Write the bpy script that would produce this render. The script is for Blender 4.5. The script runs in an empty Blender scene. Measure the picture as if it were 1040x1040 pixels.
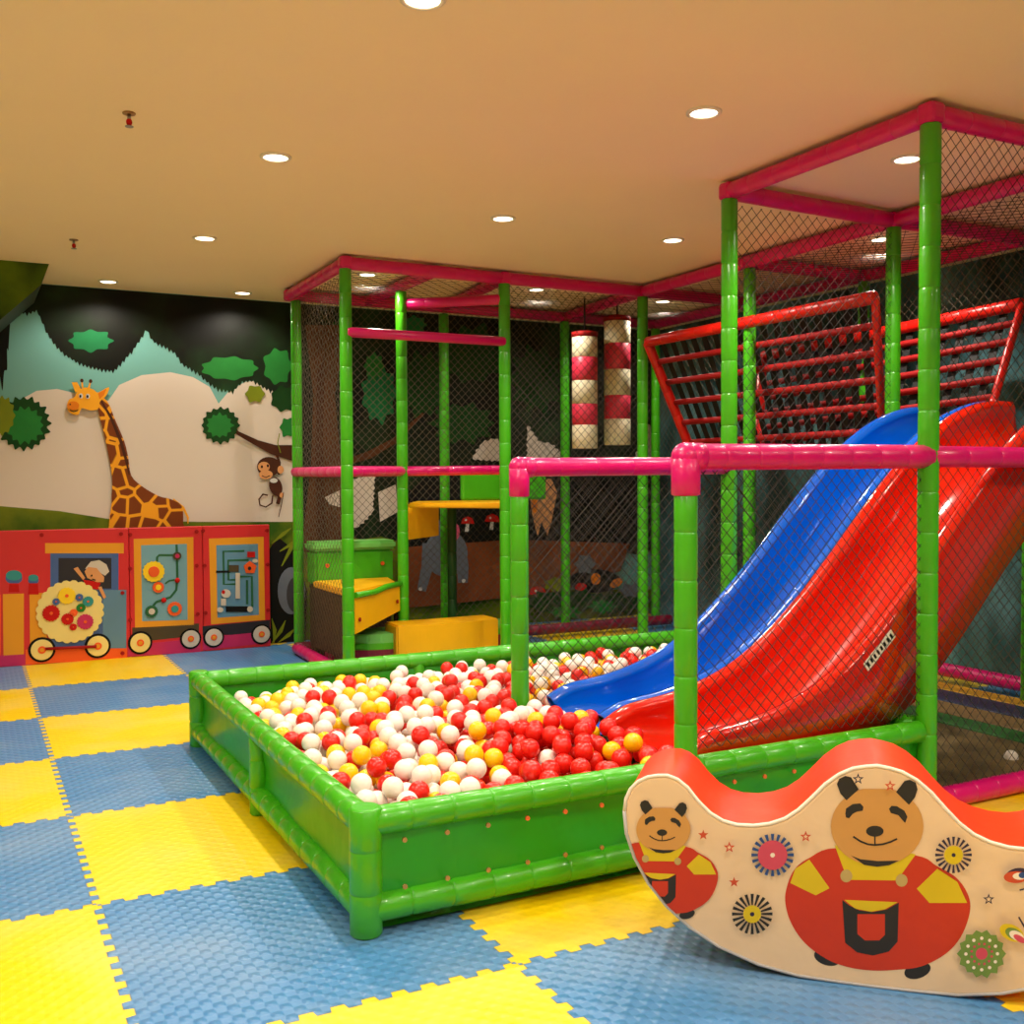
import bpy, bmesh, math, random
from mathutils import Vector, Matrix
random.seed(7)
SC = bpy.context.scene
COL = SC.collection
PI = math.pi

# ------------------------------------------------------------------ camera
yaw, pitch, roll = math.radians(27.634), math.radians(1.726), math.radians(-0.269)
FPX = 1055.1
EYE = Vector((0, 0, 1.45))
fw = Vector((math.sin(yaw)*math.cos(pitch), math.cos(yaw)*math.cos(pitch), -math.sin(pitch)))
r0 = Vector((math.cos(yaw), -math.sin(yaw), 0)); u0 = r0.cross(fw)
rt = r0*math.cos(roll) + u0*math.sin(roll); up = u0*math.cos(roll) - r0*math.sin(roll)
cam_d = bpy.data.cameras.new('camera'); cam = bpy.data.objects.new('camera', cam_d); COL.objects.link(cam)
cam_d.sensor_width = 36; cam_d.lens = FPX/1040*36; cam_d.clip_start = .05
M3 = Matrix((rt, up, -fw)).transposed()
cam.matrix_world = Matrix.Translation(EYE) @ M3.to_4x4()
SC.camera = cam

def sight(px, py):
    return fw + rt*((px-520)/FPX) - up*((py-520)/FPX)
def on_y(v, px, py):
    d = sight(px, py); return EYE + d*((v-EYE.y)/d.y)

# ------------------------------------------------------------------ materials
def lin(c):
    return tuple(((v/255)/12.92 if v/255 <= .04045 else ((v/255+.055)/1.055)**2.4) for v in c)
def mat(name, rgb, rough=.5, metal=0, spec=.5, noise=0, nscale=8, bump=0, bscale=30, coat=0, emit=None, estr=0, alpha=1):
    m = bpy.data.materials.new(name); m.use_nodes = True
    nt = m.node_tree; b = nt.nodes['Principled BSDF']
    c = lin(rgb)
    b.inputs['Base Color'].default_value = (*c, 1); b.inputs['Roughness'].default_value = rough
    b.inputs['Metallic'].default_value = metal; b.inputs['Specular IOR Level'].default_value = spec
    b.inputs['Coat Weight'].default_value = coat; b.inputs['Coat Roughness'].default_value = .08
    tc = nt.nodes.new('ShaderNodeTexCoord')
    if noise:
        n = nt.nodes.new('ShaderNodeTexNoise'); n.inputs['Scale'].default_value = nscale; n.inputs['Detail'].default_value = 4
        nt.links.new(tc.outputs['Object'], n.inputs['Vector'])
        mx = nt.nodes.new('ShaderNodeMix'); mx.data_type = 'RGBA'
        mx.inputs['A'].default_value = (*[v*(1-noise) for v in c], 1); mx.inputs['B'].default_value = (*[min(1, v*(1+noise)) for v in c], 1)
        nt.links.new(n.outputs['Fac'], mx.inputs['Factor']); nt.links.new(mx.outputs['Result'], b.inputs['Base Color'])
    if bump:
        n = nt.nodes.new('ShaderNodeTexNoise'); n.inputs['Scale'].default_value = bscale; n.inputs['Detail'].default_value = 3
        nt.links.new(tc.outputs['Object'], n.inputs['Vector'])
        bp = nt.nodes.new('ShaderNodeBump'); bp.inputs['Strength'].default_value = bump; bp.inputs['Distance'].default_value = .02
        nt.links.new(n.outputs['Fac'], bp.inputs['Height']); nt.links.new(bp.outputs['Normal'], b.inputs['Normal'])
    if emit:
        b.inputs['Emission Color'].default_value = (*lin(emit), 1); b.inputs['Emission Strength'].default_value = estr
    return m
def blotch(name, cols, scale, rough=.6, detail=5, thr=None, stretch=(1, 1, 1), vor=False):
    """painted surface: several paint colours in procedural patches"""
    m = mat(name, cols[0], rough, spec=.2); nt = m.node_tree; b = nt.nodes['Principled BSDF']
    tc = nt.nodes.new('ShaderNodeTexCoord'); mp = nt.nodes.new('ShaderNodeMapping'); mp.inputs['Scale'].default_value = stretch
    nt.links.new(tc.outputs['Object'], mp.inputs['Vector'])
    rp = nt.nodes.new('ShaderNodeValToRGB')
    if vor:
        n = nt.nodes.new('ShaderNodeTexVoronoi'); n.feature = 'DISTANCE_TO_EDGE'; n.inputs['Scale'].default_value = scale
        nt.links.new(mp.outputs['Vector'], n.inputs['Vector']); nt.links.new(n.outputs['Distance'], rp.inputs['Fac'])
    else:
        n = nt.nodes.new('ShaderNodeTexNoise'); n.inputs['Scale'].default_value = scale; n.inputs['Detail'].default_value = detail
        nt.links.new(mp.outputs['Vector'], n.inputs['Vector']); nt.links.new(n.outputs['Fac'], rp.inputs['Fac'])
    thr = thr or [.35+.3*i/max(1, len(cols)-1) for i in range(len(cols))]
    el = rp.color_ramp.elements
    while len(el) < len(cols): el.new(.5)
    for e, t, c in zip(el, thr, cols): e.position = t; e.color = (*lin(c), 1)
    nt.links.new(rp.outputs['Color'], b.inputs['Base Color'])
    return m

green = mat('green_vinyl', (66, 172, 18), .32, noise=.12, nscale=5, bump=.25, bscale=14, coat=.25)
green_sheet = mat('green_sheet', (34, 156, 14), .42, noise=.2, nscale=2.5, bump=.5, bscale=4, coat=.08)
pink = mat('pink_vinyl', (212, 0, 108), .34, noise=.1, nscale=5, bump=.25, bscale=14, coat=.2)
redv = mat('red_vinyl', (205, 22, 12), .35, noise=.1, bump=.2, bscale=12)
yellowv = mat('yellow_vinyl', (238, 176, 6), .4, noise=.06, bump=.15, bscale=9)
maroon = mat('maroon_vinyl', (120, 10, 45), .4, bump=.2)
darkred = mat('dark_red_rod', (150, 14, 14), .65, spec=.25)
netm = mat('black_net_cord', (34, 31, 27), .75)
net_lit = mat('lit_net_cord', (92, 82, 66), .8)  # lighter copy of the black cord; light on far nets put into its colour
strap = mat('black_strap', (12, 12, 13), .8)
blue_slide = mat('blue_fibreglass', (0, 92, 205), .12, coat=1)
red_slide = mat('red_fibreglass', (208, 28, 8), .12, coat=1)
wht = mat('white_plastic', (238, 228, 215), .3)
steel = mat('steel', (150, 150, 145), .3, metal=1)
brown_net = blotch('brown_mesh_cloth', [(42, 30, 20), (84, 62, 44)], 60)
ball_m = {'red': mat('ball_red', (222, 30, 18), .28, spec=.5), 'white': mat('ball_white', (240, 232, 222), .3, spec=.5),
          'yellow': mat('ball_yellow', (248, 196, 6), .28, spec=.5)}

# ------------------------------------------------------------------ builders
class MB:
    def __init__(s): s.bm = bmesh.new(); s.mats = []; s.smooth = False
    def mi(s, m):
        if m is None: return 0
        if m not in s.mats: s.mats.append(m)
        return s.mats.index(m)
    def box(s, a, b, m=None, bevel=0):
        x0, y0, z0 = a; x1, y1, z1 = b
        v = [s.bm.verts.new(p) for p in ((x0,y0,z0),(x1,y0,z0),(x1,y1,z0),(x0,y1,z0),(x0,y0,z1),(x1,y0,z1),(x1,y1,z1),(x0,y1,z1))]
        fs = [s.bm.faces.new([v[i] for i in q]) for q in ((0,3,2,1),(4,5,6,7),(0,1,5,4),(1,2,6,5),(2,3,7,6),(3,0,4,7))]
        for f in fs: f.material_index = s.mi(m)
        if bevel:
            es = list({e for f in fs for e in f.edges})
            bmesh.ops.bevel(s.bm, geom=es, offset=bevel, segments=2, affect='EDGES', profile=.5)
        return s
    def prism(s, pts, off, m=None, mside=None):
        """pts: 3-D polygon, off: extrusion vector"""
        off = Vector(off); a = [s.bm.verts.new(p) for p in pts]; b = [s.bm.verts.new(Vector(p)+off) for p in pts]
        f1 = s.bm.faces.new(a); f2 = s.bm.faces.new(b[::-1])
        f1.material_index = f2.material_index = s.mi(m)
        n = len(pts)
        for i in range(n):
            f = s.bm.faces.new((a[i], b[i], b[(i+1) % n], a[(i+1) % n])); f.material_index = s.mi(mside or m)
        return s
    def rings(s, rs, m=None, close=True, caps=True):
        vs = [[s.bm.verts.new(p) for p in r] for r in rs]
        n = len(vs[0])
        for a, b in zip(vs, vs[1:]):
            for i in range(n if close else n-1):
                f = s.bm.faces.new((a[i], a[(i+1) % n], b[(i+1) % n], b[i])); f.material_index = s.mi(m); f.smooth = True
        if caps and close:
            s.bm.faces.new(vs[0][::-1]).material_index = s.mi(m); s.bm.faces.new(vs[-1]).material_index = s.mi(m)
        return s
    def tube(s, p0, p1, r, m=None, n=16, seg=None, groove=.012, caps=True, r1=None):
        p0, p1 = Vector(p0), Vector(p1); d = p1-p0; L = d.length; d.normalize()
        a = d.orthogonal().normalized()
        if abs(d.z) < .9: a = Vector((0, 0, 1)).cross(d).normalized()
        b = d.cross(a)
        st = [(0, r*.8), (.006, r), (L-.006, (r1 or r)), (L, (r1 or r)*.8)] if r > .02 else [(0, r), (L, r1 or r)]
        if seg:
            k = max(1, round(L/seg)); st = [(0, r*.86), (.008, r)]
            for i in range(1, k):
                t = L*i/k; w = r*(1+random.uniform(-.008, .012))
                st += [(t-.010, w), (t-.0025, w-groove*.16), (t, w-groove*.3), (t+.0025, w-groove*.16), (t+.010, w)]
            st += [(L-.008, r), (L, r*.82)]
        rs = [[p0+d*t+(a*math.cos(q)+b*math.sin(q))*w for q in [2*PI*i/n for i in range(n)]] for t, w in st]
        return s.rings(rs, m, caps=caps)
    def path(s, pts, r, m=None, n=10, caps=True):
        pts = [Vector(p) for p in pts]; rs = []
        ref = None
        for i, p in enumerate(pts):
            d = (pts[min(i+1, len(pts)-1)]-pts[max(i-1, 0)]).normalized()
            if ref is None: a = d.orthogonal().normalized()
            else: a = (ref - d*ref.dot(d)).normalized()
            ref = a; b = d.cross(a)
            rs.append([p+(a*math.cos(q)+b*math.sin(q))*r for q in [2*PI*k/n for k in range(n)]])
        return s.rings(rs, m, caps=caps)
    def disc(s, c, nrm, r, h, m=None, n=24, r2=None):
        c = Vector(c); nrm = Vector(nrm).normalized(); a = nrm.orthogonal().normalized(); b = nrm.cross(a)
        rs = [[c+nrm*t+(a*math.cos(q)+b*math.sin(q))*w for q in [2*PI*k/n for k in range(n)]] for t, w in ((0, r), (h*.8, r), (h, (r2 or r*.96)))]
        s.rings(rs, m)
        return s
    def poly(s, pts, m=None):
        f = s.bm.faces.new([s.bm.verts.new(p) for p in pts]); f.material_index = s.mi(m); return s
    def sphere(s, c, r, m=None, u=16, v=10, sc=(1, 1, 1)):
        c = Vector(c); top = s.bm.verts.new(c+Vector((0, 0, r*sc[2]))); bot = s.bm.verts.new(c-Vector((0, 0, r*sc[2])))
        rr = []
        for j in range(1, v):
            t = PI*j/v
            rr.append([s.bm.verts.new(c+Vector((r*sc[0]*math.sin(t)*math.cos(2*PI*i/u), r*sc[1]*math.sin(t)*math.sin(2*PI*i/u), r*sc[2]*math.cos(t)))) for i in range(u)])
        fs = []
        for i in range(u):
            fs.append(s.bm.faces.new((top, rr[0][i], rr[0][(i+1) % u]))); fs.append(s.bm.faces.new((bot, rr[-1][(i+1) % u], rr[-1][i])))
            for a, b in zip(rr, rr[1:]): fs.append(s.bm.faces.new((a[i], b[i], b[(i+1) % u], a[(i+1) % u])))
        for f in fs: f.smooth = True; f.material_index = s.mi(m)
        return s
    def build(s, name, m=None, parent=None, origin=None, label=None, recalc=True):
        if recalc: bmesh.ops.recalc_face_normals(s.bm, faces=s.bm.faces)
        o3 = Vector(origin) if origin is not None else None
        pl = Vector((0, 0, 0)); p = parent
        while p is not None: pl = pl + p.location; p = p.parent
        if o3 is None: o3 = pl.copy()
        bmesh.ops.translate(s.bm, verts=s.bm.verts, vec=-o3)
        me = bpy.data.meshes.new(name); s.bm.to_mesh(me); s.bm.free()
        for q in (s.mats or [m]): me.materials.append(q)
        o = bpy.data.objects.new(name, me); COL.objects.link(o)
        o.parent = parent; o.location = o3-pl
        if label: o['label'] = label
        return o
def thing(name, label, cat, loc, group=None):
    o = bpy.data.objects.new(name, None); COL.objects.link(o); o.location = loc; o.empty_display_size = .1
    return tag(o, label, cat, group)
def tag(o, label, cat, group=None):
    o['label'] = label; o['category'] = cat
    if group: o['group'] = group
    return o
def struct(o): o['kind'] = 'structure'; return o
def B(a, b, name, m, parent=None, bevel=0, **k): return MB().box(a, b, None, bevel).build(name, m, parent, **k)

# ------------------------------------------------------------------ room shell
CZ = 3.06; WX = 6.62; WY = 9.25; TS = 1.0689; GX, GY = .367, 3.792
def floor_material():
    m = mat('foam_mats', (240, 200, 0), .38); nt = m.node_tree; N = nt.nodes; L = nt.links; b = N['Principled BSDF']
    tc = N.new('ShaderNodeTexCoord'); sp = N.new('ShaderNodeSeparateXYZ'); L.new(tc.outputs['Object'], sp.inputs[0])
    def mth(op, a, b_=None, c=None):
        n = N.new('ShaderNodeMath'); n.operation = op
        for i, v in enumerate((a, b_, c)):
            if v is None: continue
            if isinstance(v, (int, float)): n.inputs[i].default_value = v
            else: L.new(v, n.inputs[i])
        return n.outputs[0]
    u = mth('DIVIDE', mth('SUBTRACT', sp.outputs['X'], GX), TS); v = mth('DIVIDE', mth('SUBTRACT', sp.outputs['Y'], GY), TS)
    def tooth(w):   # dovetail teeth, amplitude in tile units
        s = mth('SINE', mth('MULTIPLY', w, 2*PI*12)); s = mth('MULTIPLY', s, 6)
        s = mth('MINIMUM', mth('MAXIMUM', s, -1.0), 1.0); return mth('MULTIPLY', s, .0125)
    uu = mth('ADD', u, tooth(v)); vv = mth('ADD', v, tooth(u))
    fu = mth('FLOOR', uu); fv = mth('FLOOR', vv)
    par = mth('FLOORED_MODULO', mth('ADD', fu, fv), 2)
    # groove between tiles
    du = mth('ABSOLUTE', mth('SUBTRACT', mth('FRACT', mth('ADD', uu, .5)), .5)); dv = mth('ABSOLUTE', mth('SUBTRACT', mth('FRACT', mth('ADD', vv, .5)), .5))
    dmin = mth('MINIMUM', du, dv); gr = mth('LESS_THAN', dmin, .0022)
    nz = N.new('ShaderNodeTexNoise'); nz.inputs['Scale'].default_value = 1.7; nz.inputs['Detail'].default_value = 5; L.new(tc.outputs['Object'], nz.inputs['Vector'])
    rp = N.new('ShaderNodeValToRGB'); rp.color_ramp.elements[0].position = .45; rp.color_ramp.elements[1].position = .75
    rp.color_ramp.elements[1].color = (.2, .2, .2, 1); rp.color_ramp.elements[0].color = (0, 0, 0, 1); L.new(nz.outputs['Fac'], rp.inputs['Fac'])
    mx = N.new('ShaderNodeMix'); mx.data_type = 'RGBA'; mx.inputs['A'].default_value = (*lin((244, 207, 2)), 1); mx.inputs['B'].default_value = (*lin((72, 132, 186)), 1)
    L.new(par, mx.inputs['Factor'])
    m2 = N.new('ShaderNodeMix'); m2.data_type = 'RGBA'; L.new(mx.outputs['Result'], m2.inputs['A']); m2.inputs['B'].default_value = (*lin((205, 205, 190)), 1); L.new(rp.outputs['Color'], m2.inputs['Factor'])
    m3 = N.new('ShaderNodeMix'); m3.data_type = 'RGBA'; L.new(m2.outputs['Result'], m3.inputs['A']); m3.inputs['B'].default_value = (.10, .12, .08, 1)
    L.new(mth('MULTIPLY', gr, .45), m3.inputs['Factor']); L.new(m3.outputs['Result'], b.inputs['Base Color'])
    # raised pips
    k = 2*PI/.064
    p = mth('MULTIPLY', mth('SINE', mth('MULTIPLY', sp.outputs['X'], k)), mth('SINE', mth('MULTIPLY', sp.outputs['Y'], k)))
    p = mth('SMOOTH_MAX', p, -.1, .3)
    h = mth('SUBTRACT', mth('MULTIPLY', p, mth('ADD', mth('MULTIPLY', par, .75), .25)), mth('MULTIPLY', gr, 1.2))
    bp = N.new('ShaderNodeBump'); bp.inputs['Strength'].default_value = .75; bp.inputs['Distance'].default_value = .006
    L.new(h, bp.inputs['Height']); L.new(bp.outputs['Normal'], b.inputs['Normal'])
    rr = mth('ADD', mth('MULTIPLY', nz.outputs['Fac'], .25), .26); L.new(rr, b.inputs['Roughness'])
    return m
XL, YB = -3.4, -3.6
fl = MB().box((XL, YB, -.1), (WX+.15, WY+.15, 0)).build('floor', floor_material(), origin=(0, 0, 0)); struct(fl)
ceil_m = mat('ceiling_paint', (244, 222, 184), .85, noise=.03, nscale=1.5)
struct(B((XL, YB, CZ), (WX+.15, WY+.15, CZ+.1), 'ceiling', ceil_m))
plain = mat('cream_wall_paint', (225, 205, 170), .8)
struct(B((XL-.15, YB, 0), (XL, WY+.15, CZ), 'wall_left', plain))
struct(B((XL-.15, YB-.15, 0), (WX+.15, YB, CZ), 'wall_back', plain))
teal = blotch('teal_rock_wallpaper', [(34, 58, 58), (66, 112, 118), (108, 160, 172)], 2.2, .55, 6, thr=[.38, .52, .68], stretch=(1, 1, .6))
struct(B((WX, YB, 0), (WX+.15, WY+.15, CZ), 'wall_right', teal))
sky = mat('mural_sky_paint', (108, 168, 160), .6, noise=.12, nscale=.9)
wall = struct(B((XL, WY, 0), (WX, WY+.15, CZ), 'wall_far', sky))
# sloping soffit at the left of the far wall
gsof = blotch('soffit_green_paint', [(30, 52, 4), (66, 92, 8), (92, 118, 12)], 2.0, .6)
gdark = mat('soffit_dark_sides', (24, 40, 14), .7)  # darker green on the underside and end faces of the soffit
s_ = MB(); sp = [(.56, 8.4, CZ), (-1.4, 8.4, CZ), (-1.4, 8.4, 1.4), (.2, 8.4, 2.60), (.5, 8.4, 2.90)]
s_.prism(sp, (0, WY-8.4, 0), gsof, gdark)
o = s_.build('trim_1', gsof); struct(o); o['label'] = 'sloping green painted soffit'

# ------------------------------------------------------------------ mural painted on the far wall
LAY = [0]
def jag(pts, amp, step, closed_only=None):
    """adds leafy scallops along the polygon (points in picture units on the wall)"""
    out = []
    n = len(pts)
    for i in range(n):
        a = Vector((*pts[i][:2], 0)); b = Vector((*pts[(i+1) % n][:2], 0)); L = (b-a).length
        out.append((a.x, a.y))
        if closed_only and not closed_only(a, b): continue
        k = int(L/step)
        if k < 1: continue
        nn = Vector(((b-a).y, -(b-a).x, 0)).normalized()
        for j in range(k):
            t = (j+.5)/k; q = a.lerp(b, t)+nn*amp*random.uniform(.5, 1.2); out.append((q.x, q.y))
            if j < k-1:
                q = a.lerp(b, (j+1)/k); out.append((q.x, q.y))
    return out
def blob(cx, cy, rx, ry, k=16, amp=.14, ph=0):
    out = []
    for i in range(2*k):
        q = PI*i/k+ph; s = 1+(amp if i % 2 == 0 else -amp*.3)*random.uniform(.6, 1.3)
        out.append((cx+rx*s*math.cos(q), cy+ry*s*math.sin(q)))
    return out
def smooth(L, k=5):
    out = []; n = len(L)
    for i in range(n):
        p = [Vector(L[(i+j-1) % n]) for j in range(4)]
        for q in range(k):
            t_ = q/k; out.append(tuple(.5*((2*p[1])+(-p[0]+p[2])*t_+(2*p[0]-5*p[1]+4*p[2]-p[3])*t_*t_+(-p[0]+3*p[1]-3*p[2]+p[3])*t_**3)))
    return out
def ell(cx, cy, rx, ry, n=24, rot=0):
    return [(cx+rx*math.cos(q)*math.cos(rot)-ry*math.sin(q)*math.sin(rot), cy+rx*math.cos(q)*math.sin(rot)+ry*math.sin(q)*math.cos(rot)) for q in [2*PI*i/n for i in range(n)]]
def stroke(pts, w):
    L, R = [], []
    for i, p in enumerate(pts):
        a = Vector(pts[max(i-1, 0)]); b = Vector(pts[min(i+1, len(pts)-1)]); d = (b-a).normalized(); n = Vector((-d.y, d.x))
        ww = w[i] if isinstance(w, (list, tuple)) else w
        L.append((p[0]+n.x*ww/2, p[1]+n.y*ww/2)); R.append((p[0]-n.x*ww/2, p[1]-n.y*ww/2))
    return L+R[::-1]
def star(cx, cy, r, n=5, r2=.42):
    return [(cx+r*(1 if i % 2 == 0 else r2)*math.sin(PI*i/n), cy-r*(1 if i % 2 == 0 else r2)*math.cos(PI*i/n)) for i in range(2*n)]
def paint(name, shapes, parent=None, plane=WY, label=None):
    """shapes: list of (material, points); later ones lie over earlier ones as separate coats"""
    mb = MB()
    for m, pts in shapes:
        LAY[0] += 1; y = plane-.0006*LAY[0]
        q = []
        for p in pts:
            w = on_y(y, *p); w.z = min(max(w.z, .003), CZ-.003); w.x = min(max(w.x, XL+.01), WX-.01)
            if not q or (w-q[-1]).length > 1e-4: q.append(w)
        mb.poly(q, m)
    return mb.build(name, None, parent, recalc=False, label=label)
pm = lambda n, c, **k: mat('paint_'+n, c, .7, spec=.2, **k)
cloud = pm('cloud', (214, 200, 186), noise=.05, nscale=1); pcan = blotch('paint_canopy', [(5, 6, 3), (10, 14, 5), (18, 34, 14), (28, 62, 30)], 1.6, .55, 4, thr=[.36, .48, .6, .74])
pg = [pm('leaf_green', (36, 120, 48), noise=.2), pm('leaf_teal', (24, 110, 62), noise=.2), pm('leaf_lime', (118, 130, 22), noise=.2), pm('leaf_dark', (18, 62, 18), noise=.3)]
grass = blotch('paint_grass', [(52, 88, 8), (96, 112, 14), (120, 128, 20)], 2.5, .6)
pbr = pm('bark', (84, 48, 24), noise=.3, nscale=6); pdk = pm('dark', (12, 12, 9)); pbrn = pm('brown', (70, 34, 16)); ptan = pm('tan', (214, 150, 96))
pgir = blotch('paint_giraffe_coat', [(236, 160, 30), (236, 160, 30), (120, 56, 12)], 7, .6, thr=[0, .07, .09], vor=True)
pyel = pm('giraffe_yellow', (238, 164, 34)); ppath = blotch('paint_path', [(112, 58, 30), (140, 74, 40)], 2, .6)
pred = pm('red', (190, 20, 14)); pwht = pm('white', (205, 200, 195)); pgry = pm('grey', (104, 110, 122), noise=.15); ppnk = pm('pink', (215, 90, 120)); pora = pm('orange', (220, 120, 20))
S1 = lambda L, ox=0, oy=240, k=3.467: [(x/k+ox, y/k+oy) for x, y in L]
paint('painted_clouds', [(cloud, [(-60, 425), (0, 418), (19, 407), (37, 397), (58, 395), (75, 399), (110, 407), (121, 391), (144, 381), (173, 378), (196, 383), (213, 393), (222, 410), (231, 399), (248, 388), (274, 385), (294, 392), (330, 400), (400, 440), (410, 520), (410, 545), (-60, 545)])], wall)
paint('painted_ground', [(grass, [(-80, 510), (0, 514), (60, 519), (110, 527), (200, 530), (310, 530), (420, 540), (480, 600), (800, 590), (800, 700), (-80, 700)])], wall)
edge = lambda a, b: a.y > 285 and b.y > 285
can = S1([(-200, 330), (0, 390), (32, 388), (20, 340), (45, 275), (60, 265), (100, 268), (130, 258), (150, 300), (170, 345), (200, 385), (230, 415), (270, 440), (300, 452), (350, 465), (400, 472), (430, 440), (470, 395), (500, 350), (515, 322), (540, 368), (580, 385), (620, 410), (640, 445), (700, 480), (730, 510), (770, 535), (820, 545), (850, 510), (890, 505), (930, 530), (1000, 560), (1040, 600)])
can = [p for p in can if p[0] < 300]+[(304, 408), (305, 540), (640, 560), (700, 560)]
mb = MB(); yw = WY-.0006*(LAY[0]+1); LAY[0] += 1
def can_y(x):
    for a, b in zip(can, can[1:]):
        if a[0] <= x < b[0] and b[0] > a[0]: return a[1]+(b[1]-a[1])*(x-a[0])/(b[0]-a[0])
    return can[-1][1]
px_ = -58.0; cols_ = []; kk = 0
while px_ < 700:
    y_ = can_y(px_)+((random.uniform(2, 4.5) if kk % 2 else 0)); q = on_y(yw, px_, y_); q.x = min(q.x, WX-.01); q.z = min(max(q.z, .01), CZ-.01)
    if not cols_ or q.x > cols_[-1].x+.002: cols_.append(q); kk += 1
    px_ += 1.9 if px_ < 305 else 20
for a, b in zip(cols_, cols_[1:]): mb.poly([a, b, Vector((b.x, yw, CZ-.004)), Vector((a.x, yw, CZ-.004))], pcan)
mb.build('painted_canopy', None, wall, recalc=False)
paint('painted_leaf_drop', [(pcan, smooth(blob(1, 340, 7, 46, 9, .2)))], wall)
clump = [(pg[0], smooth(blob(233, 374, 27, 11, 9, .16), 3)), (pg[0], smooth(blob(282, 372, 13, 17, 7, .2), 3)), (pg[1], smooth(blob(92, 346, 20, 10, 8, .2), 3)), (pg[3], smooth(blob(288, 405, 12, 12, 7, .2), 3)),
         (pg[3], smooth(blob(24, 430, 25, 25, 20, .12), 3)), (pg[0], smooth(blob(25, 432, 17, 17, 14, .18), 3)), (pg[2], smooth(blob(2, 422, 12, 18, 12, .15), 3)),
         (pg[3], smooth(blob(224, 432, 18, 17, 16, .12), 3)), (pg[0], smooth(blob(223, 432, 12, 11, 12, .2), 3)), (pg[2], smooth(blob(259, 400, 9, 8, 6, .2), 3)), (pg[0], smooth(blob(292, 434, 7, 9, 6, .25), 3)),
         (pg[1], smooth(blob(385, 400, 16, 26, 9, .25), 3)), (pg[3], smooth(blob(430, 390, 22, 30, 10, .2), 3)), (pg[3], smooth(blob(340, 345, 14, 16, 8, .2), 3)), (pg[0], smooth(blob(380, 372, 9, 12, 8, .25), 3)),
         (pg[3], smooth(blob(480, 360, 30, 26, 10, .25), 3)), (pg[3], smooth(blob(545, 385, 24, 30, 10, .25), 3)), (pg[1], smooth(blob(420, 330, 12, 8, 8, .25), 3)), (pg[3], smooth(blob(470, 430, 28, 18, 10, .25), 3))]
paint('painted_leaves', clump, wall)
paint('painted_tree_trunk', [(pbr, [(310, 330), (352, 330), (340, 400), (346, 470), (352, 560), (306, 560), (316, 470), (318, 400)]), (pbrn, [(322, 380), (330, 360), (328, 450), (332, 560), (322, 560), (320, 470)]),
      (pbr, stroke([(350, 470), (375, 462), (400, 448), (430, 420)], [6, 8, 6, 3]))], wall)
paint('painted_branch', [(pbrn, [(240, 437), (262, 447), (280, 452), (306, 452), (306, 471), (275, 461), (255, 450), (240, 441)])], wall)
paint('painted_bright_sky', [(cloud, jag([(356, 488), (380, 482), (378, 520), (362, 536), (354, 530)], 2, 5)), (cloud, [(384, 500), (402, 492), (404, 520), (386, 530)]), (cloud, [(330, 505), (345, 498), (345, 515), (334, 512)]),
      (cloud, jag([(480, 466), (490, 450), (502, 446), (512, 452), (514, 468)], 2, 5)), (cloud, jag([(536, 432), (546, 448), (560, 452), (572, 462), (560, 466), (536, 466)], 2, 5)), (cloud, jag([(655, 430), (662, 436), (662, 480), (650, 500), (640, 480), (650, 452)], 2, 5))], wall)
gbody = S1([(345, 612), (365, 690), (380, 760), (395, 850), (393, 940), (403, 1060), (640, 1060), (645, 1010), (640, 950), (600, 925), (560, 915), (500, 880), (462, 842), (452, 780), (437, 720), (405, 645), (384, 592), (360, 566), (344, 580)])
ghead = S1([(235, 603), (243, 575), (262, 566), (275, 545), (300, 532), (330, 540), (345, 550), (384, 531), (374, 562), (352, 582), (345, 608), (318, 613), (288, 605), (276, 628), (250, 624)])
paint('painted_giraffe', [(pyel, stroke(S1([(610, 925), (645, 955), (662, 990), (662, 1012)]), [1.5, 2.5, 2, 1])), (pgir, smooth(gbody, 3)), (pbrn, stroke(S1([(352, 572), (392, 640), (425, 720), (445, 790), (455, 840)]), [1.5, 3, 3.4, 3, 1])),
      (pyel, S1([(252, 514), (272, 514), (286, 540), (266, 551)])), (pyel, smooth(ghead, 3)), (pora, S1([(345, 552), (376, 536), (366, 560), (350, 574)])), (pyel, stroke(S1([(288, 508), (291, 534)]), 1.8)), (pyel, stroke(S1([(319, 510), (312, 536)]), 1.8)),
      (pbrn, ell(*S1([(288, 508)])[0], 1.8, 2)), (pbrn, ell(*S1([(319, 510)])[0], 1.8, 2)), (pwht, ell(*S1([(285, 562)])[0], 2, 2.6)), (pdk, ell(*S1([(283, 563)])[0], 1.1, 1.6)), (pwht, ell(*S1([(309, 563)])[0], 2, 2.6)), (pdk, ell(*S1([(308, 564)])[0], 1.1, 1.6)),
      (pora, ell(*S1([(258, 596)])[0], 6, 4.4)), (pdk, stroke(S1([(246, 612), (260, 618), (275, 612)]), .9)), (pbrn, ell(*S1([(247, 592)])[0], .8, .9))], wall, label='painted giraffe with brown patches')
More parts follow.
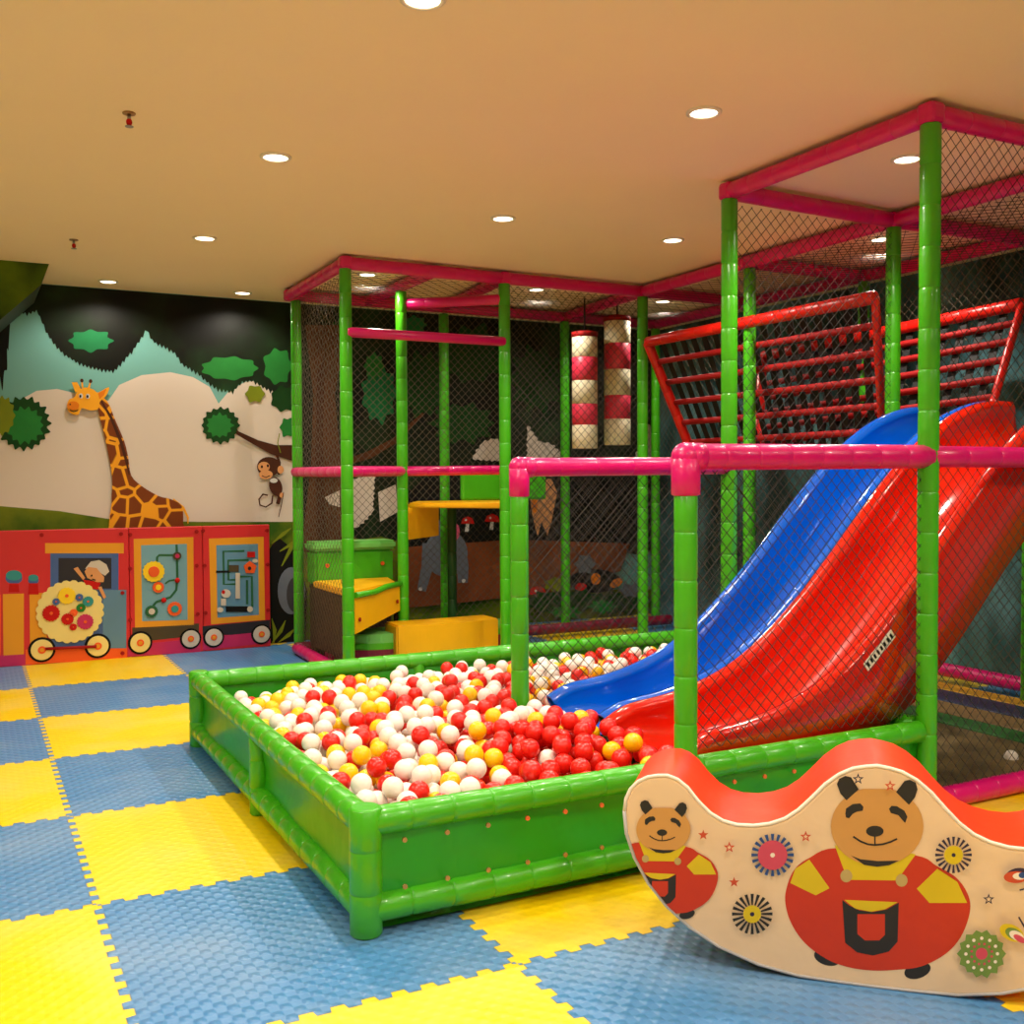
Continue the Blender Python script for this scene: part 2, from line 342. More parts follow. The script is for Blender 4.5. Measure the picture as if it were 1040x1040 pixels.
paint('painted_monkey', [(pbrn, stroke([(281, 497), (284, 505), (282, 512)], 4)), (pbrn, stroke([(283, 482), (284, 470), (281, 462)], 2.6)), (pbrn, stroke([(277, 503), (276, 511), (270, 515), (264, 513), (263, 507), (267, 502), (272, 503)], 1.6)),
      (pbrn, ell(280, 494, 6.5, 10, rot=-.3)), (pbrn, ell(273, 474, 12, 10)), (ptan, ell(285, 477, 3.2, 4)), (ptan, ell(268, 474, 6, 5)), (ptan, ell(270, 482, 7, 4.6)), (pwht, ell(278, 488, 4, 2.4)), (pdk, ell(266, 474, 1.1, 1.5)), (pdk, ell(272, 473, 1.1, 1.5)),
      (pdk, stroke([(266, 483), (270, 485), (274, 483)], .8)), (ptan, ell(286, 503, 2.2, 2.6)), (pg[2], stroke([(285, 460), (282, 450), (284, 440)], 1)), (pbrn, stroke([(283, 525), (286, 512), (288, 500)], .8))], wall, label='painted monkey hanging from branch')
# plants and a rock beside the train panels
rk = [(pdk, [(272, 560), (282, 545), (300, 560), (312, 600), (310, 655), (272, 655)]), (pgry, ell(296, 600, 14, 24)), (pm('rock_edge', (60, 60, 64)), ell(300, 604, 9, 18))]
for x0, y0, x1, y1 in ((276, 656, 290, 630), (278, 656, 276, 628), (282, 656, 300, 638), (276, 552, 296, 536), (284, 560, 306, 548), (286, 575, 300, 545)):
    rk.append((pg[2], stroke([(x0, y0), ((x0+x1)/2+2, (y0+y1)/2-2), (x1, y1)], [1, 4, .6])))
paint('painted_rocks_and_leaves', rk, wall)
paint('painted_path', [(pdk, [(408, 505), (440, 480), (500, 470), (560, 465), (600, 470), (660, 470), (664, 560), (408, 560)]), (ppath, [(408, 556), (520, 548), (640, 552), (630, 580), (600, 590), (570, 600), (520, 606), (470, 612), (408, 618)])], wall)
paint('painted_elephant', [(pgry, stroke([(436, 552), (434, 575), (428, 600)], [14, 12, 9])), (pgry, stroke([(466, 552), (470, 575), (470, 592)], [13, 12, 10])), (pgry, stroke([(452, 560), (455, 585), (456, 604)], [10, 9, 8])), (pgry, ell(453, 562, 22, 24)), (pgry, ell(446, 538, 9, 10)), (ppnk, ell(460, 540, 7, 10)), (pwht, ell(427, 598, 2, 2)), (pwht, ell(471, 590, 2, 2))], wall, label='painted grey elephant with pink ear')
mush = []
for cx, cy, r in ((475, 530, 7), (500, 528, 8), (546, 602, 9)):
    mush += [(pwht, stroke([(cx, cy), (cx-1, cy+10)], [3, 4])), (pred, [(cx-r, cy+2), (cx-r*.7, cy-r*.5), (cx, cy-r*.8), (cx+r*.7, cy-r*.5), (cx+r, cy+2)]), (pwht, ell(cx-2, cy-2, 1.2, 1.2))]
mush += [(pg[2], blob(566, 594, 12, 7, 7, .3)), (pg[3], blob(560, 612, 22, 10, 9, .3))]
paint('painted_mushrooms', mush, wall)
fl_ = [(ptan, [(538, 500), (544, 488), (560, 486), (566, 500), (560, 530), (556, 544), (550, 530), (546, 545), (540, 520)]), (pora, ell(543, 513, 3, 8)), (pdk, ell(604, 590, 26, 12)), (pgry, blob(594, 573, 9, 9, 6, .3)), (pora, ell(605, 588, 5, 6)), (pred, ell(590, 596, 6, 4)), (pora, ell(626, 592, 7, 4, rot=-.5)),
       (pg[3], blob(590, 610, 22, 9, 9, .35)), (pg[3], blob(630, 612, 26, 10, 10, .35)), (pg[0], blob(575, 622, 14, 6, 8, .4)), (pg[0], blob(612, 616, 12, 6, 8, .4)), (pgry, blob(640, 600, 9, 6, 6, .4)), (cloud, blob(556, 478, 9, 6, 6, .3)), (cloud, blob(640, 474, 14, 5, 7, .4))]
paint('painted_flowers', fl_, wall)

# ------------------------------------------------------------------ train wall panels
PY = 9.08
def P9(x, y, off=0): return on_y(PY-off, x, y)
tr_red = mat('train_red_board', (205, 34, 40), .4, noise=.08, nscale=2); tr_yel = mat('train_yellow', (225, 150, 20), .45); tr_sky = mat('train_pale_blue', (112, 160, 176), .45)
tr_blu = mat('train_blue', (62, 92, 150), .45, noise=.1); tr_dk = mat('train_dark', (26, 22, 34), .5); tr_mag = mat('train_magenta', (190, 30, 90), .45); tr_org = mat('train_orange', (235, 88, 20), .45)
tr_cream = mat('train_cream', (232, 212, 130), .4); tr_grn = mat('train_green', (24, 92, 54), .45); tr_tyel = mat('train_bright_yellow', (245, 205, 20), .4); tr_teal = mat('train_teal', (40, 140, 140), .4); tr_gw = mat('train_grey_white', (200, 190, 175), .45)
tr_olive = mat('train_olive', (70, 56, 26), .5); tr_skin = ptan  # olive colour of the printed strip, one gear and a maze block
def flat9(shapes, name, parent, d=.004, base=0, label=None):
    mb = MB(); k = 0
    for m, pts in shapes:
        k += 1; o0 = base+k*.0012
        mb.prism([P9(x, y, o0) for x, y in pts], (0, min(o0, .004)+.001, 0), m)
    return mb.build(name, None, parent, label=label)
def panel(x0, x1, yt0, yt1, name, label):
    a = P9(x0, (yt0)); b = P9(x1, yt1)
    e = thing(name, label, 'wall panel', (a.x, PY, 0))
    B((a.x, PY, .0), (b.x, PY+.04, 1.075), 'board', tr_red, e, bevel=.006)
    return e, a.x, b.x
def bolts(pts, e):
    for x, y in pts:
        MB().disc(P9(x, y), (0, -1, 0), .016, .012, None, 12).build('bolt', darkred, e)
def wheel(x, y, r, e, dark=False):
    c = P9(x, y); w = MB(); R = r*(c-EYE).length/FPX*1.05
    w.disc(c, (0, -1, 0), R, .012, pdk); w.disc(c-Vector((0, .012, 0)), (0, -1, 0), R*.82, .006, tr_cream if not dark else tr_gw); w.disc(c-Vector((0, .018, 0)), (0, -1, 0), R*.3, .005, tr_org); w.disc(c-Vector((0, .023, 0)), (0, -1, 0), R*.16, .004, tr_yel)
    w.build('wheel', None, e)
S5 = lambda L: [(x/6.936, y/6.936+530) for x, y in L]
S6 = lambda L: [(x/6.933+130, y/6.933+530) for x, y in L]
rect = lambda x0, y0, x1, y1: [(x0, y0), (x1, y0), (x1, y1), (x0, y1)]
e, xa, xb = panel(-70, 130.5, 540, 536, 'train_engine_panel', 'red play panel printed as a train engine with a round cream gear disc')
flat9([(tr_mag, S5([(-300, 1030), (-300, 960), (220, 930), (220, 1010)])), (tr_org, S5([(180, 1005), (180, 900), (895, 890), (895, 965)]))], 'printed_base', e)
flat9([(tr_yel, S5([(20, 510), (168, 505), (168, 945), (25, 950)])), (tr_yel, S5([(208, 505), (330, 500), (330, 900), (212, 905)])), (tr_org, S5([(-300, 520), (5, 515), (5, 940), (-300, 950)]))], 'printed_boiler', e)
flat9([(tr_yel, S5(rect(318, 150, 872, 222))), (tr_blu, S5(rect(355, 222, 835, 880))), (tr_dk, S5(rect(412, 255, 785, 470))), (mat('train_steel_blue', (90, 130, 160), .4), S5(rect(725, 480, 890, 890)))], 'printed_cab', e)
flat9([(tr_gw, S5([(600, 330), (640, 280), (700, 270), (750, 300), (770, 350), (740, 380), (660, 330)])), (tr_skin, S5([(596, 350), (620, 318), (680, 325), (735, 390), (730, 425), (680, 425), (615, 395)])), (tr_skin, S5([(518, 330), (548, 318), (600, 395), (585, 410)])), (pred, S5([(585, 408), (640, 415), (710, 430), (690, 478), (640, 470), (600, 440)])), (tr_skin, S5([(690, 460), (715, 455), (748, 530), (730, 542)])),
       (pdk, S5([(640, 375), (650, 370), (652, 382), (642, 386)])), (pdk, S5([(650, 400), (675, 408), (672, 414), (648, 406)]))], 'printed_child', e, base=.006, label='printed waving child in the cab window')
for cx, cy, r in ((98, 385, 60), (235, 402, 38)):
    flat9([(tr_blu, S5(ell(cx, cy+12, r, r*.7))), (tr_teal, S5(ell(cx, cy-8, r*.95, r*.6))), (pred, S5([(cx-32, cy+r*.8), (cx+32, cy+r*.8), (cx+38, cy+110), (cx-38, cy+110)]))], 'printed_knob', e)
g = MB(); c = P9(*S5([(495, 632)])[0]); R = .255
ring = []
for i in range(72):
    q = 2*PI*i/72; ring.append(c+Vector((math.cos(q)*R*(1.0 if i % 3 else .95), -.015, math.sin(q)*R*(1.0 if i % 3 else .95))))
g.prism(ring, (0, .015, 0)); gd = g.build('gear_disc', tr_cream, e)
for cx, cy, r, m in ((470, 520, 58, tr_tyel), (558, 532, 26, tr_blu), (620, 560, 36, tr_teal), (395, 562, 24, tr_blu), (360, 643, 56, pred), (475, 685, 40, pred), (600, 703, 54, tr_mag), (570, 605, 30, pg[0]), (518, 640, 26, tr_org), (515, 740, 24, pred)):
    p = P9(*S5([(cx, cy)])[0], .015); k = MB(); rr = r/6.936*8.3/FPX*1.05
    k.prism([p+Vector((math.cos(2*PI*i/32)*rr*(1 if i % 2 else .9), -.012, math.sin(2*PI*i/32)*rr*(1 if i % 2 else .9))) for i in range(32)], (0, .012, 0), m); k.disc(p-Vector((0, .012, 0)), (0, -1, 0), rr*.2, .006, tr_org); k.build('gear', None, gd)
wheel(*S5([(295, 900)])[0], 11, e); wheel(*S5([(688, 873)])[0], 11, e)
MB().tube(P9(*S5([(320, 895)])[0], .03), P9(*S5([(680, 878)])[0], .03), .012, None, 8).build('coupling_rod', darkred, e)
bolts(S5([(293, 92), (852, 85), (862, 500), (862, 925)]), e)
e, xa2, xb2 = panel(130.9, 205.4, 536, 535, 'train_carriage_panel', 'red train carriage play panel with yellow gear and winding green track')
flat9([(tr_olive, S6([(30, 745), (500, 715), (500, 800), (30, 850)])), (tr_mag, S6([(-0, 870), (510, 820), (510, 915), (0, 950)]))], 'printed_base', e)
flat9([(tr_yel, S6([(40, 120), (460, 108), (465, 725), (50, 745)])), (tr_sky, S6([(92, 165), (415, 155), (420, 690), (100, 700)]))], 'printed_frame', e)
flat9([(tr_grn, S6(stroke([(205, 280), (205, 250), (220, 235), (340, 235)], 16))), (tr_grn, S6(stroke([(342, 160), (345, 260), (348, 400), (340, 480), (300, 530), (250, 548), (200, 565), (170, 600)], 16))), (tr_grn, S6(stroke([(262, 435), (290, 415), (330, 408)], 12)))], 'printed_track', e, base=.004)
for cx, cy, r, m, m2 in ((180, 350, 76, tr_tyel, tr_org), (212, 460, 40, tr_org, tr_tyel), (345, 240, 30, tr_olive, tr_mag), (165, 630, 44, tr_grn, tr_gw), (328, 612, 52, tr_org, tr_teal)):
    p = P9(*S6([(cx, cy)])[0], .006); rr = r/6.933*8.6/FPX; k = MB()
    k.prism([p+Vector((math.cos(2*PI*i/32)*rr*(1 if i % 2 else .92), -.014, math.sin(2*PI*i/32)*rr*(1 if i % 2 else .92))) for i in range(32)], (0, .014, 0), m); k.disc(p-Vector((0, .014, 0)), (0, -1, 0), rr*.5, .008, m2); k.build('gear', None, e)
for cx, cy in ((348, 412), (252, 552)):
    MB().sphere(P9(*S6([(cx, cy)])[0], .018), .022, None, 12, 8).build('bead', pred, e)
wheel(*S6([(85, 850)])[0], 10.5, e); wheel(*S6([(440, 822)])[0], 9.5, e, True)
bolts(S6([(15, 90), (15, 330), (15, 690), (482, 68), (482, 308), (490, 648)]), e)
e, xa3, xb3 = panel(205.8, 273.5, 535, 532, 'train_carriage_panel', 'red train carriage play panel with square green maze, rightmost of the train')
flat9([(tr_dk, S6([(525, 735), (1000, 690), (1000, 790), (525, 800)])), (tr_mag, S6([(525, 815), (1000, 770), (1000, 850), (525, 905)]))], 'printed_base', e)
flat9([(tr_yel, S6([(570, 118), (955, 105), (965, 690), (585, 722)])), (mat('train_mid_blue', (92, 140, 170), .45), S6([(622, 165), (915, 155), (922, 655), (630, 675)]))], 'printed_frame', e)
mz = [[(820, 205), (672, 208), (675, 440), (760, 438)], [(850, 268), (705, 272), (708, 408), (760, 408)], [(790, 385), (872, 385), (876, 600)], [(838, 410), (840, 580)], [(620, 352), (720, 350)]]
flat9([(tr_grn if i < 4 else pdk, S6(stroke(p, 15))) for i, p in enumerate(mz)]+[(pdk, S6(rect(690, 595, 845, 635)))], 'printed_maze', e, base=.004)
flat9([(tr_olive, S6(rect(712, 305, 780, 352))), (tr_gw, S6(rect(758, 360, 788, 540))), (pred, S6(rect(840, 210, 895, 250))), (tr_org, S6([(815, 310), (858, 275), (905, 310), (890, 360), (830, 360)])), (tr_dk, S6(ell(856, 328, 12, 14))), (tr_gw, S6(ell(690, 505, 34, 30))), (pred, S6(ell(672, 495, 12, 14))), (tr_gw, S6(rect(655, 540, 690, 590))), (tr_gw, S6(ell(650, 620, 22, 18))), (tr_gw, S6(ell(860, 615, 20, 20))), (tr_gw, S6(ell(895, 275, 20, 14)))], 'printed_animals', e, base=.012)
wheel(*S6([(602, 812)])[0], 9.5, e, True); wheel(*S6([(938, 790)])[0], 9.5, e, True)
bolts(S6([(528, 62), (538, 308), (545, 640), (978, 60), (982, 300), (985, 620)]), e)

# ------------------------------------------------------------------ play frame
GXs = [2.40, 3.66, 4.93, 6.10]; GYs = [3.13, 4.45, 5.83, 7.12, 8.55]
BZ = 3.0; R = .044
frame = thing('play_tower', 'tall indoor play structure of padded green posts, pink beams and black netting', 'play structure', (GXs[1], GYs[1], 0))
def post(x, y, z0=0, z1=BZ-.04, m=green, lab=None, par=None):
    return MB().tube((x, y, z0), (x, y, z1), R, None, 20, seg=.17).build('post', m, par or frame, origin=(x, y, z0), label=lab)
posts = [(GXs[0], GYs[3]), (GXs[0]+.05, GYs[4]), (3.08, 7.77), (3.67, GYs[3]), (3.84, GYs[4]+.1), (4.95, GYs[3]), (5.05, GYs[4]), (4.98, GYs[2]), (GXs[1], GYs[0]), (GXs[1], GYs[1]), (4.95, 4.5), (4.93, GYs[0]),
         (GXs[3], GYs[0]), (6.17, 4.43), (GXs[3], GYs[2]), (GXs[3], GYs[3]), (GXs[3], GYs[4])]
for x, y in posts: post(x, y)
def beam(a, b, m=pink, name='beam', r=.046, seg=.2): return MB().tube(a, b, r, None, 14, seg=seg, groove=.009).build(name, m, frame)
def bz(x0, y0, x1, y1, z=BZ): beam((x0, y0, z), (x1, y1, z))
bz(GXs[0], GYs[4], GXs[0], GYs[3]); bz(GXs[0], GYs[3], 3.67, GYs[3]); bz(3.67, GYs[3], 4.95, GYs[3]); bz(4.95, GYs[3], GXs[3], GYs[3])
bz(GXs[0], GYs[4], 3.84, GYs[4]); bz(3.84, GYs[4], 5.05, GYs[4]); bz(5.05, GYs[4], GXs[3], GYs[4])
bz(3.08, GYs[4], 3.08, GYs[3]); bz(3.67, GYs[3], 3.8, GYs[4]); bz(4.95, GYs[3], 5.05, GYs[4])
bz(4.95, GYs[3], 4.95, GYs[2]); bz(4.95, GYs[2], 4.95, GYs[1]); bz(4.98, GYs[2], GXs[3], GYs[2]); bz(4.95, 4.5, GXs[3], GYs[1])
bz(GXs[3], GYs[4], GXs[3], GYs[3]); bz(GXs[3], GYs[3], GXs[3], GYs[2]); bz(GXs[3], GYs[2], GXs[3], GYs[1]); bz(GXs[3], GYs[1], GXs[3], GYs[0])
bz(GXs[1], GYs[0], GXs[1], GYs[1]); bz(GXs[1], GYs[1], 4.95, 4.5); bz(4.95, 4.5, 4.93, GYs[0]); bz(GXs[1], GYs[0], 4.93, GYs[0]); bz(4.93, GYs[0], GXs[3], GYs[0])
bx = MB
for x, y in ((GXs[0], GYs[4]), (GXs[0], GYs[3]), (4.95, GYs[3]), (GXs[1], GYs[0]), (GXs[1], GYs[1]), (4.95, 4.5), (3.67, GYs[3]), (GXs[3], GYs[4]), (GXs[3], GYs[3]), (GXs[3], GYs[2]), (GXs[3], GYs[1]), (4.98, GYs[2])):
    MB().box((x-.047, y-.047, BZ-.047), (x+.047, y+.047, BZ+.047), None, .022).build('corner_wrap', pink, frame)
# lower beams and hand rails
beam((GXs[0], 7.10, 2.51), (3.66, 7.10, 2.515), redv if False else pink, 'rail', .036, None)
beam((3.10, 7.80, 2.865), (3.66, 7.13, 2.84), pink, 'rail', .04)
beam((GXs[0], GYs[3], 1.52), (3.08, 7.77, 1.53), pink, 'rail', .04); beam((GXs[0]+.03, GYs[4], 1.53), (GXs[0], GYs[3], 1.52), pink, 'rail', .04)
beam((3.08, 7.77, 1.53), (4.95, 8.0, 1.55), pink, 'rail', .04)
# entry rails round the ball pit mouth
beam((2.37, 4.45, 1.515), (GXs[1], 4.45, 1.525), pink, 'rail', .047); beam((2.37, 3.13, 1.535), (GXs[1], 3.13, 1.545), pink, 'rail', .051, .16)
beam((GXs[1], 3.13, 1.545), (4.93, 3.13, 1.545), pink, 'rail', .047)
for x, y, z in ((2.37, 4.45, 1.515), (2.37, 3.13, 1.535)):
    post(x, y, 0, z-.1)
    q = MB(); rr = .054 if y < 4 else .05
    q.tube((x, y, z-.145), (x, y, z+.0), rr, None, 18); q.sphere((x, y, z), rr*1.02, None, 18, 10); q.tube((x, y, z), (x+.075, y, z), rr, None, 18)
    q.build('corner_wrap', pink, frame)
# base tubes
for a, b, m in (((GXs[0]+.03, GYs[4], .05), (GXs[0], GYs[3], .05), pink), ((2.5, 7.97, .06), (4.2, 7.99, .06), pink), ((GXs[1], 3.13, .05), (4.93, 3.13, .05), pink), ((4.93, 3.13, .05), (GXs[3], 3.13, .05), pink),
                ((GXs[3], 3.13, .1), (GXs[3], GYs[3], .1), pink), ((4.1, GYs[4]-.25, .08), (GXs[3], GYs[4]-.25, .08), maroon), ((GXs[0], 8.5, .06), (4.1, 8.5, .06), maroon)):
    beam(a, b, m, 'base_tube', .048, .14)
# nets: real diamond mesh made of cords
def net(o, u, v, w, h, m, cell=.046, t=.0019, name='net', par=None):
    """o origin corner, u/v unit vectors, w x h metres"""
    o, u, v = Vector(o), Vector(u).normalized(), Vector(v).normalized(); n = u.cross(v); mb = MB(); bm = mb.bm
    def cord(a, b, off):
        d = (b-a).normalized(); s = d.cross(n)*t; q = n*t*.9
        vs = [[bm.verts.new(p+x+n*off) for x in (s, q, -s, -q)] for p in (a, b)]
        for i in range(4): bm.faces.new((vs[0][i], vs[0][(i+1) % 4], vs[1][(i+1) % 4], vs[1][i]))
    k = 1.0; step = cell*math.sqrt(2)
    c = -h
    while c < w:            # s = c + t
        t0 = max(0, -c); t1 = min(h, w-c)
        if t1-t0 > .01: cord(o+u*(c+t0)+v*t0, o+u*(c+t1)+v*t1, t*.5)
        c += step
    c = 0
    while c < w+h:
        t0 = max(0, c-w); t1 = min(h, c)
        if t1-t0 > .01: cord(o+u*(c-t0)+v*t0, o+u*(c-t1)+v*t1, -t*.5)
        c += step
    return mb.build(name, m, par or frame, recalc=False)
X, Y, Zv = (1, 0, 0), (0, 1, 0), (0, 0, 1)
net((2.42, 3.13, .43), X, Zv, 1.2, 1.07, netm, .040)                     # front of the pit mouth
net((2.42, 4.45, .30), X, Zv, 1.2, 1.18, netm, .044)                     # behind the slides
net((3.70, 3.13, .08), X, Zv, 1.2, 2.88, netm, .044)
net((4.97, 3.13, .08), X, Zv, 1.1, 2.88, netm, .044)
net((3.70, 4.47, .42), X, Zv, 1.2, 2.52, netm, .048)
net((3.72, 7.12, .05), X, Zv, 1.2, 2.90, netm, .05)
net((2.46, 8.57, .05), X, Zv, 3.60, 2.90, net_lit, .05)
net((2.42, 7.17, .1), Y, Zv, 1.34, 2.85, net_lit, .05, .0015)
net((GXs[3], 3.18, .1), Y, Zv, 5.3, 2.84, net_lit, .05)
for x, y, w, h in ((2.42, 7.14, 2.5, 1.4), (4.97, 4.5, 1.1, 4.0), (4.97, 3.16, 1.1, 1.28)):
    net((x, y, BZ-.052), X, Y, w, h, netm, .078, .0018, name='roof_net')

# ------------------------------------------------------------------ soft play steps inside the frame
def soft(name, label, cat, pts, z0, z1, m, mside=None, bev=.02, loc=None):
    mb = MB(); mb.prism([(x, y, z0) for x, y in pts], (0, 0, z1-z0), m, mside)
    if bev: bmesh.ops.bevel(mb.bm, geom=[e for e in mb.bm.edges], offset=bev, segments=2, affect='EDGES')
    return mb
gtop = mat('pale_green_pad', (110, 190, 90), .4, noise=.08)
t = thing('padded_step', 'green padded block step at the back of the left bay', 'step', (2.85, 8.35, 0))
soft('', '', '', [(2.50, 8.24), (3.18, 8.24), (3.18, 8.48), (2.50, 8.48)], .60, .88, green).build('body', green, t); MB().box((2.52, 8.25, 0), (3.16, 8.47, .60)).build('mesh_skirt', brown_net, t)
soft('', '', '', [(2.48, 8.22), (3.20, 8.22), (3.20, 8.49), (2.48, 8.49)], .88, .955, gtop).build('top_pad', gtop, t)
for x in (2.60, 3.08): MB().disc((x, 8.24, .76), (0, -1, 0), .018, .008, None, 12).build('button', mat('orange_button', (220, 90, 20), .5), t)
t = thing('triangular_step', 'yellow topped triangular step beside the left entrance post', 'step', (2.6, 7.7, 0))
tri = [(2.47, 8.21), (2.47, 7.24), (3.03, 7.80), (3.12, 8.21)]
soft('', '', '', tri, .59, .645, yellowv, bev=.01).build('top_pad', yellowv, t)
MB().box((2.475, 7.27, .11), (2.49, 8.20, .59)).build('mesh_skirt', brown_net, t); MB().box((2.475, 8.19, .0), (2.50, 8.21, .59)).build('support', brown_net, t); MB().box((3.02, 7.80, .0), (3.05, 7.83, .59)).build('support', brown_net, t)
mb = MB(); mb.prism([(2.475, 7.19, .34), (3.035, 7.73, .42), (3.035, 7.73, .61), (2.475, 7.19, .61)], (-.03, .04, 0)); mb.build('front_board', yellowv, t)
mb = MB(); mb.path([(2.475, 7.18, .625), (2.7, 7.4, .615), (2.85, 7.55, .635), (3.04, 7.73, .635)], .022); mb.build('green_edge_roll', green, t)
for x, y, z in ((2.52, 7.225, .44), (2.99, 7.675, .50)): MB().disc((x, y, z), (1, -1, 0), .016, .008, None, 12).build('button', darkred, t)
arc = [(2.55, 7.75)]+[(3.05+.55*math.sin(a)-.1, 7.95-.42*math.cos(a)) for a in [(-.85+.2*i) for i in range(11)]]+[(4.15, 7.82), (4.15, 7.93), (2.55, 7.93)]
mb = MB(); t = thing('padded_mat', 'rounded green floor pad behind the yellow bench', 'mat', (3.3, 7.8, 0))
soft('', '', '', arc, 0.0, .15, maroon, bev=0).build('base_pad', maroon, t)
soft('', '', '', arc, .15, .20, green, bev=.01).build('middle_pad', green, t); soft('', '', '', arc, .20, .27, gtop, bev=.015).build('top_pad', gtop, t)
# yellow bench, slightly curved front
n = 16; fr = []; bk = []
for i in range(n+1):
    s = i/n; x = 2.90+(.88)*s; bow = .10*(4*s*(1-s))
    fr.append((x, 7.46-bow*.9+.0)); bk.append((x, 7.72-bow*.2))
mb = soft('', '', '', fr+bk[::-1], 0, .34, yellowv, bev=.012)
tag(mb.build('soft_bench', yellowv, None, origin=(3.3, 7.55, 0)), 'curved yellow padded bench behind the ball pit', 'bench')
t = thing('play_platform', 'raised yellow edged platform with green back pad in the frame', 'platform', (3.5, 8.0, 0))
soft('', '', '', [(3.14, 7.80), (3.68, 7.19), (4.3, 7.9), (4.3, 8.5), (3.5, 8.5)], 1.235, 1.275, yellowv, bev=.01).build('deck', yellowv, t)
MB().prism([(3.36, 8.4, .94), (3.67, 8.4, .97), (3.67, 8.4, 1.235), (3.36, 8.4, 1.235)], (0, .03, 0)).build('side_board', yellowv, t)
MB().box((3.9, 8.40, 1.275), (4.32, 8.46, 1.54), None, .02).build('back_pad', green, t); MB().box((4.34, 8.40, 1.275), (4.76, 8.46, 1.56), None, .02).build('back_pad', green, t)
MB().tube((3.75, 8.3, 0), (3.75, 8.3, 1.24), .04, None, 14, seg=.2).build('support_post', mat('dark_green_pad', (16, 66, 14), .5), t)
# punch tubes
def cyl(x, y, z0, z1, r, n=28):
    return MB().rings([[Vector((x+w*math.cos(2*PI*i/n), y+w*math.sin(2*PI*i/n), z)) for i in range(n)] for w, z in ((r-.004, z0), (r, z0+.003), (r, z1-.003), (r-.004, z1))])
for i, (x, r, z0, z1, lb) in enumerate(((4.81, .112, 1.73, 2.70, 'left of the two hanging pink and white punch tubes'), (5.15, .118, 1.765, 2.86, 'right and taller of the two hanging pink and white punch tubes'))):
    t = thing('punch_tube', lb, 'punch tube', (x, 7.8, z0))
    n = 5; hs = [.2, .2, .2, .2, .2]; z = z1
    pinkb = ball_m.get('pb') or mat('rose_band', (226, 52, 84), .45); ball_m['pb'] = pinkb
    crm = ball_m.get('cb') or mat('cream_band', (232, 222, 190), .45); ball_m['cb'] = crm
    tops = [z1, z1-.18*(z1-z0), z1-.39*(z1-z0), z1-.60*(z1-z0), z1-.79*(z1-z0), z0]
    for k in range(5):
        cyl(x, 7.8, tops[k+1], tops[k], r).build('band', crm if k % 2 == 0 else pinkb, t)
    MB().tube((x, 7.8, z1), (x, 7.8, z1+.05), r*1.03, None, 20).build('cap', darkred, t)
    MB().tube((x, 7.8, z1+.04), (x, 7.8, BZ+.04), .008, None, 8).build('hanging_strap', strap, t)

# ------------------------------------------------------------------ climbing webs
def climb(tl, tr, bl, br, label, nst, nrod):
    tl, tr, bl, br = map(Vector, (tl, tr, bl, br)); t = thing('climbing_web', label, 'climbing net', tuple((bl+br)/2))
    for a, b, w_ in ((tl, tr, .042), (tr, br, .026), (br, bl, .036), (bl, tl, .04)): MB().tube(a, b, w_, None, 14, seg=.22).build('padded_edge', redv, t)
    nrm = (tr-tl).cross(bl-tl).normalized()
    for i in range(1, nrod+1):
        s = i/(nrod+1); MB().tube(tl.lerp(bl, s)+nrm*.01, tr.lerp(br, s)+nrm*.01, .024, None, 8).build('rod', darkred, t)
    for i in range(1, nst+1):
        s = i/(nst+1); a = tl.lerp(tr, s); b = bl.lerp(br, s); u = (tr-tl).normalized()*.031
        q = MB()
        m_ = 2*(nrod+1); 
        for j in range(m_):
            p0 = a.lerp(b, j/m_); p1 = a.lerp(b, (j+1)/m_); w0 = w1 = nrm*.035
            q.prism([p0-u+w0, p0+u+w0, p1+u+w1, p1-u+w1], nrm*.004)
        q.build('strap', strap, t)
climb((4.93, 7.02, 2.575), (4.93, 4.62, 2.56), (5.48, 7.1, 1.60), (5.42, 5.0, 1.60), 'red framed climbing web of black straps, nearer of the two', 17, 5)
climb((6.02, 6.88, 2.50), (6.02, 4.42, 2.57), (5.55, 6.4, 1.62), (5.55, 4.33, 1.72), 'red framed climbing web leaning back against the teal wall, farther of the two', 15, 6)

